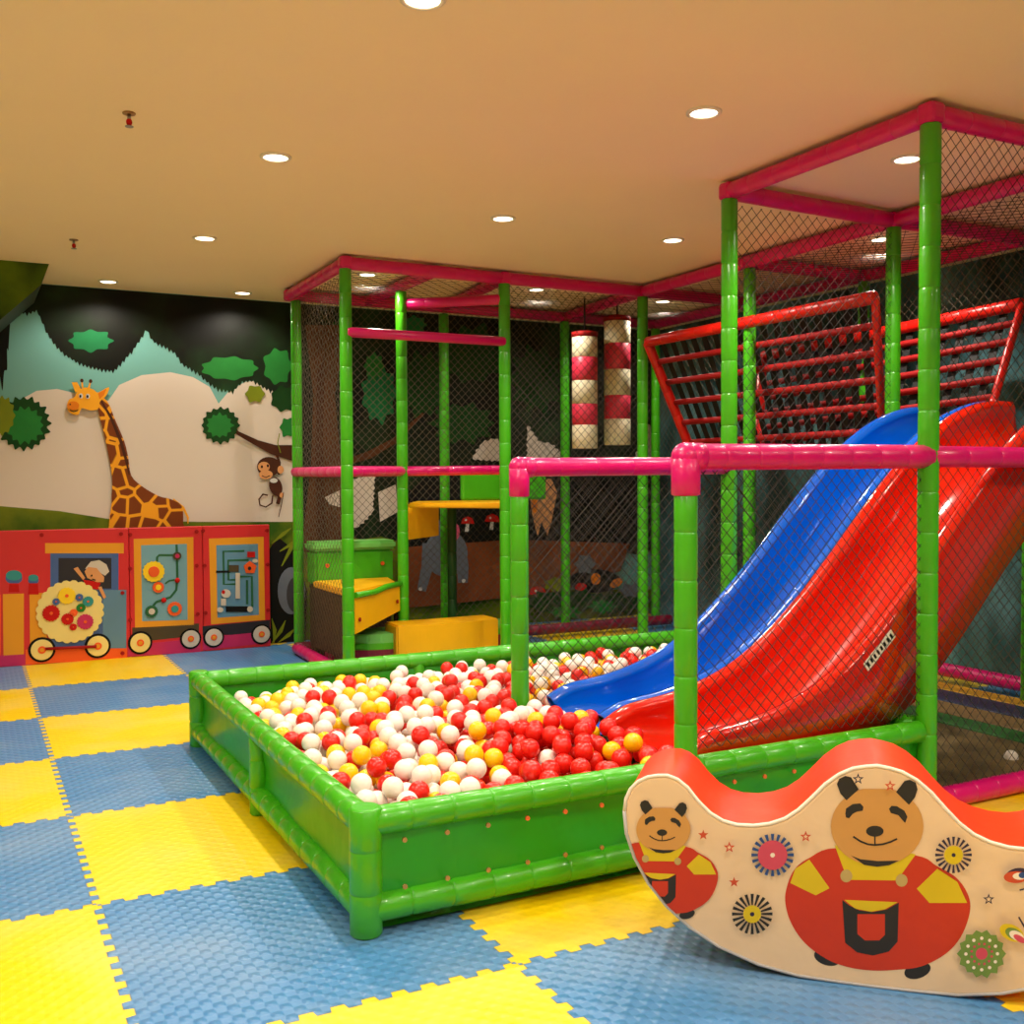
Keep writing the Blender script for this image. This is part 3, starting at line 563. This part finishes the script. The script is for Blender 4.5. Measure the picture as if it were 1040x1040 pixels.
# ------------------------------------------------------------------ slides
PRO = [(2.47, .405), (2.52, .43), (2.60, .455), (2.80, .478), (3.0, .525), (3.2, .605), (3.4, .735), (3.6, .90), (3.8, 1.09), (4.0, 1.295), (4.2, 1.485), (4.4, 1.645), (4.6, 1.765), (4.8, 1.84), (4.95, 1.868), (5.10, 1.87)]
def slide(y0, y1, m, name, label, first, skirt):
    base = thing(name, label, 'slide', (3.7, (y0+y1)/2, 0))
    pr = PRO; w = y1-y0; rs = []
    # Catmull style resample
    pts = []
    for i in range(len(pr)-1):
        p0 = Vector(pr[max(i-1, 0)]); p1 = Vector(pr[i]); p2 = Vector(pr[i+1]); p3 = Vector(pr[min(i+2, len(pr)-1)])
        for k in range(4):
            s = k/4; pts.append(.5*((2*p1)+(-p0+p2)*s+(2*p0-5*p1+4*p2-p3)*s*s+(-p0+3*p1-3*p2+p3)*s**3))
    pts.append(Vector(pr[-1]))
    N = len(pts); top = []; 
    for i, p in enumerate(pts):
        d = (pts[min(i+1, N-1)]-pts[max(i-1, 0)]).normalized(); n = Vector((-d.y, d.x))
        s = i/(N-1)
        dep = .30*min(1, .45+max(0, (p.x-2.4))/1.0); sk = .10+skirt*min(1, max(0, (p.x-2.45)/1.0))
        sec = []
        prof = [(0.0, -sk), (.0, -sk*.5), (-.005, -.03), (.005, -.008), (.02, 0), (.045, -.004), (.06, -.03)]
        K = 18
        for k in range(K+1):
            q = PI*k/K; yy = .06+(w-.12)*(.5-.5*math.cos(q)); c = math.sin(q)**.62
            prof.append((yy, -.03-(dep-.03)*c))
        prof += [(w-.06, -.03), (w-.045, -.004), (w-.02, 0), (w-.005, -.008), (w+.005, -.03), (w, -sk*.5), (w, -sk)]
        for (a, h) in prof: sec.append(Vector((p.x+n.x*h, y0+a, p.y+n.y*h)))
        rs.append(sec)
    mb = MB(); mb.rings(rs, m, close=False)
    # underside shell
    for sec, flip in ((rs[0], 0), (rs[-1], 1)): pass
    o = mb.build('chute', m, base, recalc=False)
    sol = o.modifiers.new('shell', 'SOLIDIFY'); sol.thickness = .012; sol.offset = 0
    return base, rs
slide(3.855, 4.375, blue_slide, 'slide', 'glossy blue slide curving down into the ball pit', True, .24)
rb, rs = slide(3.235, 3.845, red_slide, 'slide', 'glossy red slide beside the blue one, its side skirt facing the net', False, .30)
# sticker on the red skirt
st = MB(); a = on_y(3.222, 879, 678); b = on_y(3.222, 907, 643); d = (b-a).normalized(); n = Vector((-d.z, 0, d.x))*.022
st.prism([a-n, b-n, b+n, a+n], (0, -.002, 0), wht)
so = st.build('sticker', wht, rb)
lt = MB()
L = (b-a).length
for k in range(8):       # illegible dark lettering of the sticker
    p = a+d*(L*(k+.55)/8.5); lt.prism([p-n*.5, p+d*L*.055-n*.5, p+d*L*.055+n*.5, p+n*.5], (0, -.0035, 0), pdk)
lt.build('sticker_marks', pdk, so)
t = thing('slide_deck', 'dark padded platform at the top of the slides', 'platform', (5.5, 3.8, 0))
B((5.0, 3.19, 1.44), (6.04, 4.40, 1.52), 'deck', mat('dark_blue_pad', (24, 34, 70), .5), t, .02)
for x, y in ((5.06, 3.24), (5.98, 3.24), (5.06, 4.34), (5.98, 4.34)): MB().tube((x, y, 0), (x, y, 1.44), .03, None, 12).build('leg', green, t)

# ------------------------------------------------------------------ ball pit
PX0, PX1, PX2, PY0, PY1, PY2 = 1.105, 3.66, 4.93, 3.13, 4.45, 5.83
pit = thing('ball_pit', 'green padded ball pit enclosure with low tube rails', 'ball pit', (PX0, PY0, 0))
zt, zb, rr = .362, .082, .047
def prail(a, b, name='rail', r=rr): return MB().tube(a, b, r, None, 18, seg=.15, groove=.014).build(name, green, pit)
edges = [((PX0, PY0), (PX1-.045, PY0)), ((PX0, PY0), (PX0, PY2)), ((PX0, PY2), (PX2, PY2)), ((PX1, PY0+.05), (PX1, PY1-.05)), ((PX1+.05, PY1+.02), (PX2-.05, PY1+.02)), ((PX2, PY1+.06), (PX2, PY2))]
for (x0, y0), (x1, y1) in edges:
    prail((x0, y0, zt), (x1, y1, zt)); prail((x0, y0, zb), (x1, y1, zb))
for x, y in ((PX0, PY0), (PX0, PY2), (PX0, 4.50), (2.4, PY2), (3.7, PY2)):
    q = MB(); tall = (x, y) in ((PX0, PY0), (PX0, PY2))
    q.tube((x, y, 0), (x, y, zt+(.052 if tall else 0)), rr+.006 if tall else rr-.004, None, 20, seg=.12); q.build('post', green, pit, origin=(x, y, 0))
def sheet(p0, p1, nrm, name='side_sheet'):
    p0, p1, nrm = Vector((*p0, 0)), Vector((*p1, 0)), Vector((*nrm, 0)); mb = MB(); nu = 40; nv = 8; rs = []
    for j in range(nv+1):
        row = []
        for i in range(nu+1):
            s, t_ = i/nu, j/nv; p = p0.lerp(p1, s)
            w = math.sin(PI*t_)*(.018*math.sin(9*s+2*t_)+.010*math.sin(23*s+5*t_)-.012); row.append(p+nrm*w+Vector((0, 0, zb+(zt-zb)*t_)))
        rs.append(row)
    mb.rings(rs, None, close=False); o = mb.build(name, green_sheet, pit)
    sm = o.modifiers.new('thick', 'SOLIDIFY'); sm.thickness = .004; return o
for (a, b), nr in zip(edges, ((0, -1), (-1, 0), (0, 1), (1, 0), (0, -1), (1, 0))): sheet(a, b, nr)
gm = mat('brass_eyelet', (190, 150, 90), .4, metal=.6); om = mat('orange_eyelet', (225, 110, 50), .5)
k = 0; x = PX0+.12
while x < PX1-.1:
    for z in (zt-.066, zb+.062):
        MB().disc((x, PY0-.03, z), (0, -1, 0), .0085, .008, None, 10).build('eyelet', om if z > .2 and x > 1.6 else gm, pit)
    x += .15
MB().poly([(PX0, PY0, .012), (PX1, PY0, .012), (PX1, PY1, .012), (PX2, PY1, .012), (PX2, PY2, .012), (PX0, PY2, .012)]).build('pit_floor', green_sheet, pit)

# balls: dropped one by one and resting on those below
D = .079; grid = {}; balls = []
def key(x, y): return (int(x/D), int(y/D))
def surf(x, y):
    s = .352+.035*math.exp(-((x-1.9)**2+(y-4.3)**2)/.5)
    s += .045*math.exp(-((x-2.35)**2+(y-3.65)**2)/.2)
    s -= .10*max(0, 1-(x-PX0)/.5)*max(0, (y-4.2)/1.6)
    s -= .03*max(0, (y-5.2)/.6)
    return s
def inside(x, y):
    m_ = .052+D/2
    if not (PX0+m_ < x < PX2-m_ and PY0+m_ < y < PY2-m_): return False
    if x > PX1-m_ and y < PY1+m_+.05: return False
    if x > 2.455 and 3.18 < y < 4.42: return False
    if (x-2.37)**2+(y-3.13)**2 < .085**2 or (x-2.37)**2+(y-4.45)**2 < .085**2 or (x-3.66)**2+(y-4.45)**2 < .085**2: return False
    return True
def rest(x, y):
    kx, ky = key(x, y); z = .012+D/2
    for i in (-1, 0, 1):
        for j in (-1, 0, 1):
            for (a, b, c) in grid.get((kx+i, ky+j), ()):
                d2 = (a-x)**2+(b-y)**2
                if d2 < D*D: z = max(z, c+math.sqrt(D*D-d2))
    return z
rnd = random.Random(11); fails = 0
while fails < 500 and len(balls) < 9000:
    best = None
    for _ in range(9):
        x = rnd.uniform(PX0, PX2); y = rnd.uniform(PY0, PY2)
        if not inside(x, y): continue
        z = rest(x, y)
        if best is None or z-surf(x, y) < best[0]: best = (z-surf(x, y), x, y, z)
    if best is None or best[0] > 0: fails += 1; continue
    _, x, y, z = best
    grid.setdefault(key(x, y), []).append((x, y, z)); balls.append((x, y, z))
def exposed(b):
    x, y, z = b; kx, ky = key(x, y); c = 0
    for i in (-1, 0, 1):
        for j in (-1, 0, 1):
            for q in grid.get((kx+i, ky+j), ()):
                if q[2] > z+.02 and (q[0]-x)**2+(q[1]-y)**2 < (D*.8)**2: return False
    return True
def colour(x, y):
    r = rnd.random()
    if x > 1.85 and y < 3.95: return 'red' if r < .88 else ('yellow' if r < .93 else 'white')  # red light on these balls is put into their colour; most are red
    if x < 1.75 and y > 4.6: return 'yellow' if r < .34 else ('red' if r < .50 else 'white')
    return 'red' if r < .33 else ('yellow' if r < .50 else 'white')
cols = [colour(b[0], b[1]) for b in balls]
def seen(b):
    v = Vector(b)-EYE; dd = v.dot(fw); px = 520+FPX*v.dot(rt)/dd; py = 520-FPX*v.dot(up)/dd
    if px > 632 and py > 778: return False       # behind the rocker
    # front rail hides what lies just behind it
    tt = (PY0-EYE.y)/v.y; zc = EYE.z+v.z*tt
    return zc > zt+.02 and px < 1000
idx = [i for i, b in enumerate(balls) if exposed(b) and seen(b)]
idx.sort(key=lambda i: (Vector(balls[i])-EYE).length)
near = idx[:298]; ns = set(near)
protos = {}
for c in ('red', 'white', 'yellow'):
    q = MB(); q.sphere((0, 0, 0), D/2, None, 24, 14); me = bpy.data.meshes.new('plastic_ball_'+c); q.bm.to_mesh(me); q.bm.free(); me.materials.append(ball_m[c]); protos[c] = me
lab = {'red': 'glossy red plastic ball near the front of the ball pit', 'white': 'white plastic ball near the front of the ball pit', 'yellow': 'yellow plastic ball near the front of the ball pit'}
for i in near:
    c = cols[i]; o = bpy.data.objects.new('plastic_ball', protos[c]); COL.objects.link(o); o.location = balls[i]
    tag(o, lab[c], 'ball', c+' balls near the front of the pit')
q = MB()
verts = []; faces = []; mis = []
us, vs_ = 12, 8
tmpl = MB(); tmpl.sphere((0, 0, 0), D/2, None, us, vs_); tmpl.bm.verts.index_update(); tv = [v.co.copy() for v in tmpl.bm.verts]; tf = [[v.index for v in f.verts] for f in tmpl.bm.faces]; tmpl.bm.free(); q.bm.free()
ci = {'red': 0, 'white': 1, 'yellow': 2}
for i, b in enumerate(balls):
    if i in ns: continue
    o0 = len(verts); bb = Vector(b)
    verts += [tuple(v+bb) for v in tv]; faces += [[a+o0 for a in f] for f in tf]; mis += [ci[cols[i]]]*len(tf)
me = bpy.data.meshes.new('plastic_balls'); me.from_pydata(verts, [], faces); me.update()
for c in ('red', 'white', 'yellow'): me.materials.append(ball_m[c])
me.polygons.foreach_set('material_index', mis); me.polygons.foreach_set('use_smooth', [True]*len(faces))
o = bpy.data.objects.new('plastic_balls', me); COL.objects.link(o); o['kind'] = 'stuff'; tag(o, 'red, white and yellow plastic balls filling the rest of the ball pit', 'balls')
# a stray ball on the far floor
tag(MB().sphere((0, 0, 0), .036, None, 20, 12).build('plastic_ball', wht), 'single white ball lying outside the pit by the right base tube', 'ball').location = (4.66, 3.46, .037)

# mats on the floor of the right bay
def strip(x0, x1, m, label):
    tag(B((x0, 3.2, 0), (x1, 6.6, .03), 'floor_mat', m, None, .008, origin=((x0+x1)/2, 4.9, 0)), label, 'mat')
strip(5.82, 6.0, mat('mat_yellow', (190, 140, 30), .5, bump=.3), 'narrow yellow floor strip nearest the teal wall')
strip(5.52, 5.80, mat('mat_navy', (38, 48, 78), .35, bump=.5, bscale=60), 'dark blue floor strip beside the yellow one')
strip(5.24, 5.50, mat('mat_tan', (120, 92, 50), .5, bump=.3), 'tan floor strip between the blue and green ones')
strip(5.02, 5.22, mat('mat_green', (40, 96, 30), .5, bump=.3), 'green floor strip under the slide deck')
strip(3.72, 4.99, blotch('mat_brown', [(92, 76, 50), (130, 108, 70)], 5, .5), 'wide brown floor mat under the slides')

# ------------------------------------------------------------------ rocker
ra = math.radians(-43.6); RC = Vector((2.265, 2.105, 0)); ru = Vector((math.cos(ra), math.sin(ra), 0)); rn = Vector((-ru.y, ru.x, 0))
def rk_sz(px, py):
    d = sight(px, py); tt = (RC-EYE).dot(rn)/d.dot(rn); p = EYE+d*tt; return ((p-RC).dot(ru), p.z)
rock = thing('bear_rocker', 'orange topped double seat rocker printed with bears in red dungarees', 'rocker', RC)
TOPL = [(634, 825), (635.5, 812), (640, 802), (648, 794), (658, 789.5), (668, 788), (678, 788), (688, 792), (698, 800), (709, 814), (721, 826), (734, 834), (748, 838), (765, 839), (782, 837), (797, 832), (811, 823), (824, 811), (838, 797), (852, 787), (866, 781), (878, 779)]
BOTL = [(636, 848), (644, 872), (658, 898), (677, 922), (700, 943), (730, 963), (770, 981), (810, 993), (850, 1000.5)]
tl = [rk_sz(*p) for p in TOPL]; bl = [rk_sz(*p) for p in BOTL]
tl = [p for p in tl if p[0] < -.03]; bl = [(s, max(z, .0008+.1*s*s)) for s, z in bl]
outline = tl+[(0, .638)]+[(-s, z) for s, z in tl[::-1]]+[(-s, z) for s, z in bl]+[(0, 0.0005)]+bl[::-1]
W = .34
def RP(s, z, off=0): return RC+ru*s+rn*off+Vector((0, 0, z))
cream = mat('cream_printed_cloth', (232, 200, 160), .6, noise=.05, nscale=5, bump=.35, bscale=7)
orange = mat('orange_red_vinyl', (240, 66, 26), .42, noise=.06, nscale=4, bump=.15, bscale=8)
# body: rounded edges between face and rim
nO = len(outline)
def inset(k):
    out = []
    for i in range(nO):
        a = Vector(outline[i-1]); b = Vector(outline[(i+1) % nO]); d = (b-a).normalized(); out.append((outline[i][0]+d.y*k, outline[i][1]-d.x*k))
    return out
mb = MB()
o_in = inset(.010)
r_f = [RP(s, z, 0) for s, z in o_in]; r1 = [RP(s, z, .008) for s, z in outline]; r2 = [RP(s, z, W-.008) for s, z in outline]; r3 = [RP(s, z, W) for s, z in o_in]
mb.rings([r1, r2], orange, caps=False)
body = mb.build('body', orange, rock)
mb = MB(); f1 = mb.poly(r_f, cream); mb.rings([r_f, r1], cream, caps=False); bmesh.ops.remove_doubles(mb.bm, verts=mb.bm.verts, dist=1e-5)
face_o = mb.build('front_face', cream, rock); mb = MB(); mb.poly(r3, cream); mb.rings([r3, r2], cream, caps=False); bmesh.ops.remove_doubles(mb.bm, verts=mb.bm.verts, dist=1e-5); mb.build('rear_face', cream, rock)
nt_ = len(tl)*2+1
MB().path([RP(s, z, .004) for s, z in outline[:nt_]], .0055, None, 8).build('top_piping', mat('white_piping', (245, 232, 214), .5), rock)
MB().path([RP(s, z, .004)+Vector((0, 0, .004)) for s, z in outline[nt_-1:]+outline[:1]], .006, None, 8).build('bottom_piping', mat('grey_piping', (186, 180, 176), .5), rock)
RL = [0]
def clip_face(pts):
    """keep a print inside the curved lower edge"""
    poly = [Vector(p) for p in pts]
    lower = [(-s, z) for s, z in bl]+[(0, .0005)]+bl[::-1]
    lower = [(outline[nt_-1])]+lower+[outline[0]]
    C = Vector((0, .3))
    for a, b in zip(lower, lower[1:]):
        a, b = Vector(a), Vector(b); d = b-a
        if d.length < 1e-6: continue
        n = Vector((-d.y, d.x)).normalized()
        if n.dot(C-a) < 0: n = -n
        a = a+n*.008
        out = []
        for i in range(len(poly)):
            p, q = poly[i-1], poly[i]; dp, dq = n.dot(p-a), n.dot(q-a)
            if dp*dq < 0: out.append(p.lerp(q, dp/(dp-dq)))
            if dq >= 0: out.append(q)
        poly = out
        if len(poly) < 3: return []
    return poly
def rprint(name, shapes, conv, parent=None, label=None):
    mb = MB()
    for m, pts in shapes:
        RL[0] += 1; q = clip_face([conv(*p) for p in pts])
        c = []
        for p in q:
            if not c or (p-c[-1]).length > 2e-4: c.append(p)
        if len(c) > 2 and (c[0]-c[-1]).length < 2e-4: c.pop()
        if len(c) < 3: continue
        mb.poly([RP(p.x, p.y, -.0005-.00012*RL[0]) for p in c], m)
    return mb.build(name, None, parent or face_o, recalc=False, label=label)
fm = lambda n, c: mat('print_'+n, c, .6, bump=.3, bscale=7)
b_tan = fm('tan', (204, 148, 76)); b_blk = fm('black', (34, 30, 26)); b_red = fm('red', (196, 48, 14)); b_yel = fm('yellow', (214, 186, 10)); b_btn = fm('button', (186, 160, 96))
b_blu = fm('blue', (34, 72, 132)); b_pnk = fm('pink', (206, 70, 92)); b_wht = fm('white', (240, 225, 205)); b_nav = fm('navy', (44, 30, 60)); b_grn = fm('green', (110, 140, 60)); b_star = fm('star', (200, 72, 36)); b_crm = cream
def bear():
    A = lambda L: [(x/6.5+780-890.8, y/6.5+760-837) for x, y in L]
    Cc = lambda L: [(x/2.476+620-890.8, y/2.476+740-837) for x, y in L]
    head = [(x, max(y, -36)) for x, y in ell(0, 2, 47, 40, 40)]
    return [(b_blk, Cc(ell(545, 575, 34, 20, rot=.3))), (b_blk, Cc(ell(772, 608, 34, 20, rot=-.3))),
            (b_red, Cc(smooth([(570, 300), (500, 325), (462, 355), (443, 400), (440, 440), (455, 490), (490, 540), (545, 580), (600, 600), (660, 608), (720, 606), (780, 598), (840, 568), (880, 525), (903, 465), (900, 420), (870, 375), (820, 345), (765, 318)]))),
            (b_yel, A([(440, 640), (500, 800), (545, 868), (850, 872), (900, 805), (975, 700), (700, 640)])),
            (b_yel, Cc([(500, 329), (465, 352), (452, 388), (516, 419), (551, 401)])), (b_yel, Cc([(822, 352), (770, 402), (802, 438), (897, 438), (872, 385)])),
            (b_red, Cc([(600, 382), (725, 386), (735, 430), (590, 424)])),
            (b_yel, Cc([(588, 430), (722, 436), (690, 454), (655, 460), (615, 452)])),
            (b_blk, Cc([(583, 430), (600, 444), (625, 456), (660, 461), (695, 454), (725, 437), (722, 535), (700, 560), (660, 570), (620, 562), (590, 538)])),
            (b_red, Cc([(621, 466), (690, 466), (690, 518), (676, 532), (640, 532), (621, 516)])),
            (b_btn, Cc(ell(593, 370, 15, 16))), (b_btn, Cc(ell(732, 381, 15, 16))),
            (b_blk, A([(545, 700), (610, 728), (720, 738), (862, 738), (800, 770), (720, 780), (635, 768)])),
            (b_tan, head),
            (b_blk, A([(545, 705), (610, 730), (720, 742), (862, 740), (800, 770), (720, 780), (635, 768)])),
            (b_blk, A([(455, 235), (470, 200), (510, 180), (548, 190), (568, 222), (598, 270), (518, 342), (478, 298)])), (b_blk, A([(845, 287), (900, 215), (935, 205), (975, 225), (987, 270), (970, 322), (930, 372)])),
            (b_blk, A([(510, 430), (515, 395), (560, 366), (610, 362), (630, 385), (625, 410), (590, 415), (560, 430), (535, 460), (515, 455)])), (b_blk, A([(798, 398), (815, 378), (850, 380), (900, 410), (920, 450), (905, 490), (885, 470), (860, 440), (810, 425)])),
            (b_blk, A(ell(705, 545, 58, 36))), (b_blk, A(stroke([(705, 575), (706, 636)], 9))), (b_blk, A(stroke([(562, 580), (610, 612), (660, 631), (705, 636), (760, 630), (810, 615), (852, 595)], 12)))]
bigbear = bear()
def conv_for(cx, cy, s): return lambda x, y: rk_sz(cx+x*s, cy+y*s)
rprint('bear_print', bigbear, conv_for(890.8, 837, 1), label='large printed bear in the middle')
rprint('bear_print', bigbear, conv_for(674, 841, .585), label='smaller printed bear at the left end')
cb = conv_for(674, 841, .585)
rprint('bear_print', bigbear, lambda x, y: ((lambda p: (-p[0], p[1]))(cb(-x, y))), label='smaller printed bear at the right end')
def flower(cx, cy, r, petal, disc, r2, dot, name='flower_print', nb=20, inner=.55):
    sh = []
    for i in range(nb):
        q = 2*PI*i/nb; a = (cx+r*inner*math.cos(q), cy+r*inner*math.sin(q)); b = (cx+r*math.cos(q), cy+r*math.sin(q)); sh.append((petal, stroke([a, b], [r*.07, r*.16])))
    sh.append((disc, ell(cx, cy, r2, r2))); sh.append((dot, ell(cx, cy, r*.11, r*.11)))
    rprint(name, sh, rk_sz)
flower(784.8, 867.2, 21.5, b_blu, b_pnk, 15, b_wht); flower(764.2, 926.6, 20.5, b_blk, b_yel, 9, b_nav, inner=.45); flower(967.7, 866.4, 18.5, b_nav, b_yel, 9.5, b_nav)
sh = [(b_grn, blob(996, 966, 22, 22, 14, .12)), (b_pnk, ell(996, 966, 6, 6))]
for i in range(12):
    q = 2*PI*i/12
    sh += [(b_wht, ell(996+16*math.cos(q), 966+16*math.sin(q), 1.8, 1.8, 8)), (b_pnk, ell(996+10.5*math.cos(q+.26), 966+10.5*math.sin(q+.26), 1.3, 1.3, 8))]
rprint('flower_print', sh, rk_sz)
Cz = lambda x, y: (x/2.476+620, y/2.476+740)
for x, y in ((235, 262), (300, 293), (491, 266), (312, 380), (702, 139)):
    p = Cz(x, y); rprint('star_print', [(b_star, star(*p, 6)), (b_crm, star(*p, 2.6))] if (x not in (235, 312)) else [(b_star, star(*p, 5.5))], rk_sz)
for x, y in ((622, 122), (948, 422)): p = Cz(x, y); rprint('star_print', [(b_nav, star(*p, 6)), (b_crm, star(*p, 3))], rk_sz)
sh = [(b_nav, ell(1031, 886, 12, 7, rot=-.25)), (b_star, ell(1030, 888, 12, 6)), (b_wht, ell(1034, 887, 7, 3.6)), (b_blu, ell(1037, 886, 4, 3)), (b_nav, stroke([(1034, 901), (1042, 899), (1050, 890)], 1.6)), (b_star, ell(1052, 878, 9, 6, rot=.4))]
rprint('butterfly_print', sh, rk_sz)
sh = [(b_yel, ell(1026, 944, 13, 8, rot=.45)), (b_grn, ell(1028, 945, 9, 5.5, rot=.45)), (b_wht, ell(1031, 947, 8, 4.5, rot=.45)), (b_pnk, ell(1034, 950, 7, 3, rot=.55)), (b_nav, stroke([(1033, 928), (1040, 940), (1046, 952)], 1.8)), (b_yel, ell(1050, 940, 9, 7, rot=-.4))]
rprint('butterfly_print', sh, rk_sz)

# ------------------------------------------------------------------ ceiling fittings and light
glow = mat('lamp_diffuser', (255, 244, 224), .5, emit=(255, 238, 210), estr=9)
rimm = mat('lamp_rim', (235, 225, 205), .4)
WARM = (1.0, .905, .77)
POWER = 135
def lamp(x, y, label, visible=True, p=1.0, col=WARM):
    t = thing('downlight', label, 'ceiling light', (x, y, CZ), 'recessed ceiling downlights')
    q = MB(); n = 28; ro, ri = .078, .060
    q.rings([[Vector((x+r_*math.cos(2*PI*i/n), y+r_*math.sin(2*PI*i/n), z)) for i in range(n)] for r_, z in ((ro, CZ), (ro, CZ-.006), (ri, CZ-.010), (ri, CZ-.001))], None, caps=False); q.build('rim', rimm, t)
    MB().disc((x, y, CZ-.001), (0, 0, -1), ri, .004, None, 28).build('diffuser', glow, t)
    l = bpy.data.lights.new('downlight_beam', 'SPOT'); l.energy = POWER*p; l.color = col; l.spot_size = math.radians(150); l.spot_blend = .55; l.shadow_soft_size = .035
    o = bpy.data.objects.new('downlight_beam', l); COL.objects.link(o); o.parent = t; o.location = (0, 0, -.012)
vis = [(1.374, 3.25, 'round downlight at the very top edge, nearest the camera'), (2.885, 3.681, 'round downlight above the front of the ball pit'), (1.38, 5.141, 'round downlight to the right of the near sprinkler'),
       (2.936, 5.708, 'round downlight above the far side of the ball pit'), (1.413, 7.047, 'round downlight between the train panels and the left bay'), (4.216, 5.714, 'round downlight left of the tall tower'),
       (4.213, 3.748, 'round downlight inside the top of the tall tower'), (5.456, 5.065, 'round downlight seen beneath the tower roof net'), (1.024, 8.90, 'round downlight close to the far wall above the giraffe'),
       (2.1, 8.934, 'round downlight close to the far wall above the monkey'), (2.78, 7.718, 'round downlight over the roof net of the left bay'), (4.273, 7.695, 'round downlight over the roof net of the middle bay'), (5.575, 7.703, 'round downlight over the roof net beside the teal wall')]
for x, y, lb in vis: lamp(x, y, lb, p=(.42 if y > 8.5 else .6 if y > 7.5 else 1))
for x, y in ((-1.6, 5.2), (-1.6, 2.2), (1.2, .6), (2.9, .9), (4.9, 1.2), (-1.0, -1.2), (2.0, -1.6), (4.8, -1.4), (0, 2.6)): lamp(x, y, 'round downlight of the near half of the ceiling, out of view', p=1.15)
for x, y, lb in ((.652, 4.826, 'small red sprinkler head on the ceiling, nearer one'), (.652, 7.488, 'small sprinkler head on the ceiling, farther one')):
    t = thing('sprinkler', lb, 'sprinkler', (x, y, CZ))
    MB().disc((x, y, CZ), (0, 0, -1), .028, .006, None, 18).build('flange', mat('sprinkler_flange', (150, 110, 70), .4), t)
    MB().tube((x, y, CZ-.006), (x, y, CZ-.03), .008, None, 10).build('stem', steel, t)
    MB().sphere((x, y, CZ-.04), .013, pred, 12, 8, (1, 1, 1.3)).build('bulb', pred, t); MB().disc((x, y, CZ-.058), (0, 0, -1), .018, .003, None, 14).build('deflector', steel, t)

w = bpy.data.worlds.new('world'); SC.world = w; w.use_nodes = True
w.node_tree.nodes['Background'].inputs[0].default_value = (.9, .85, .75, 1); w.node_tree.nodes['Background'].inputs[1].default_value = .2
vs = SC.view_settings; vs.view_transform = 'Standard'; vs.look = 'None'; vs.gamma = 1; vs.exposure = -0.1; vs.use_curve_mapping = False
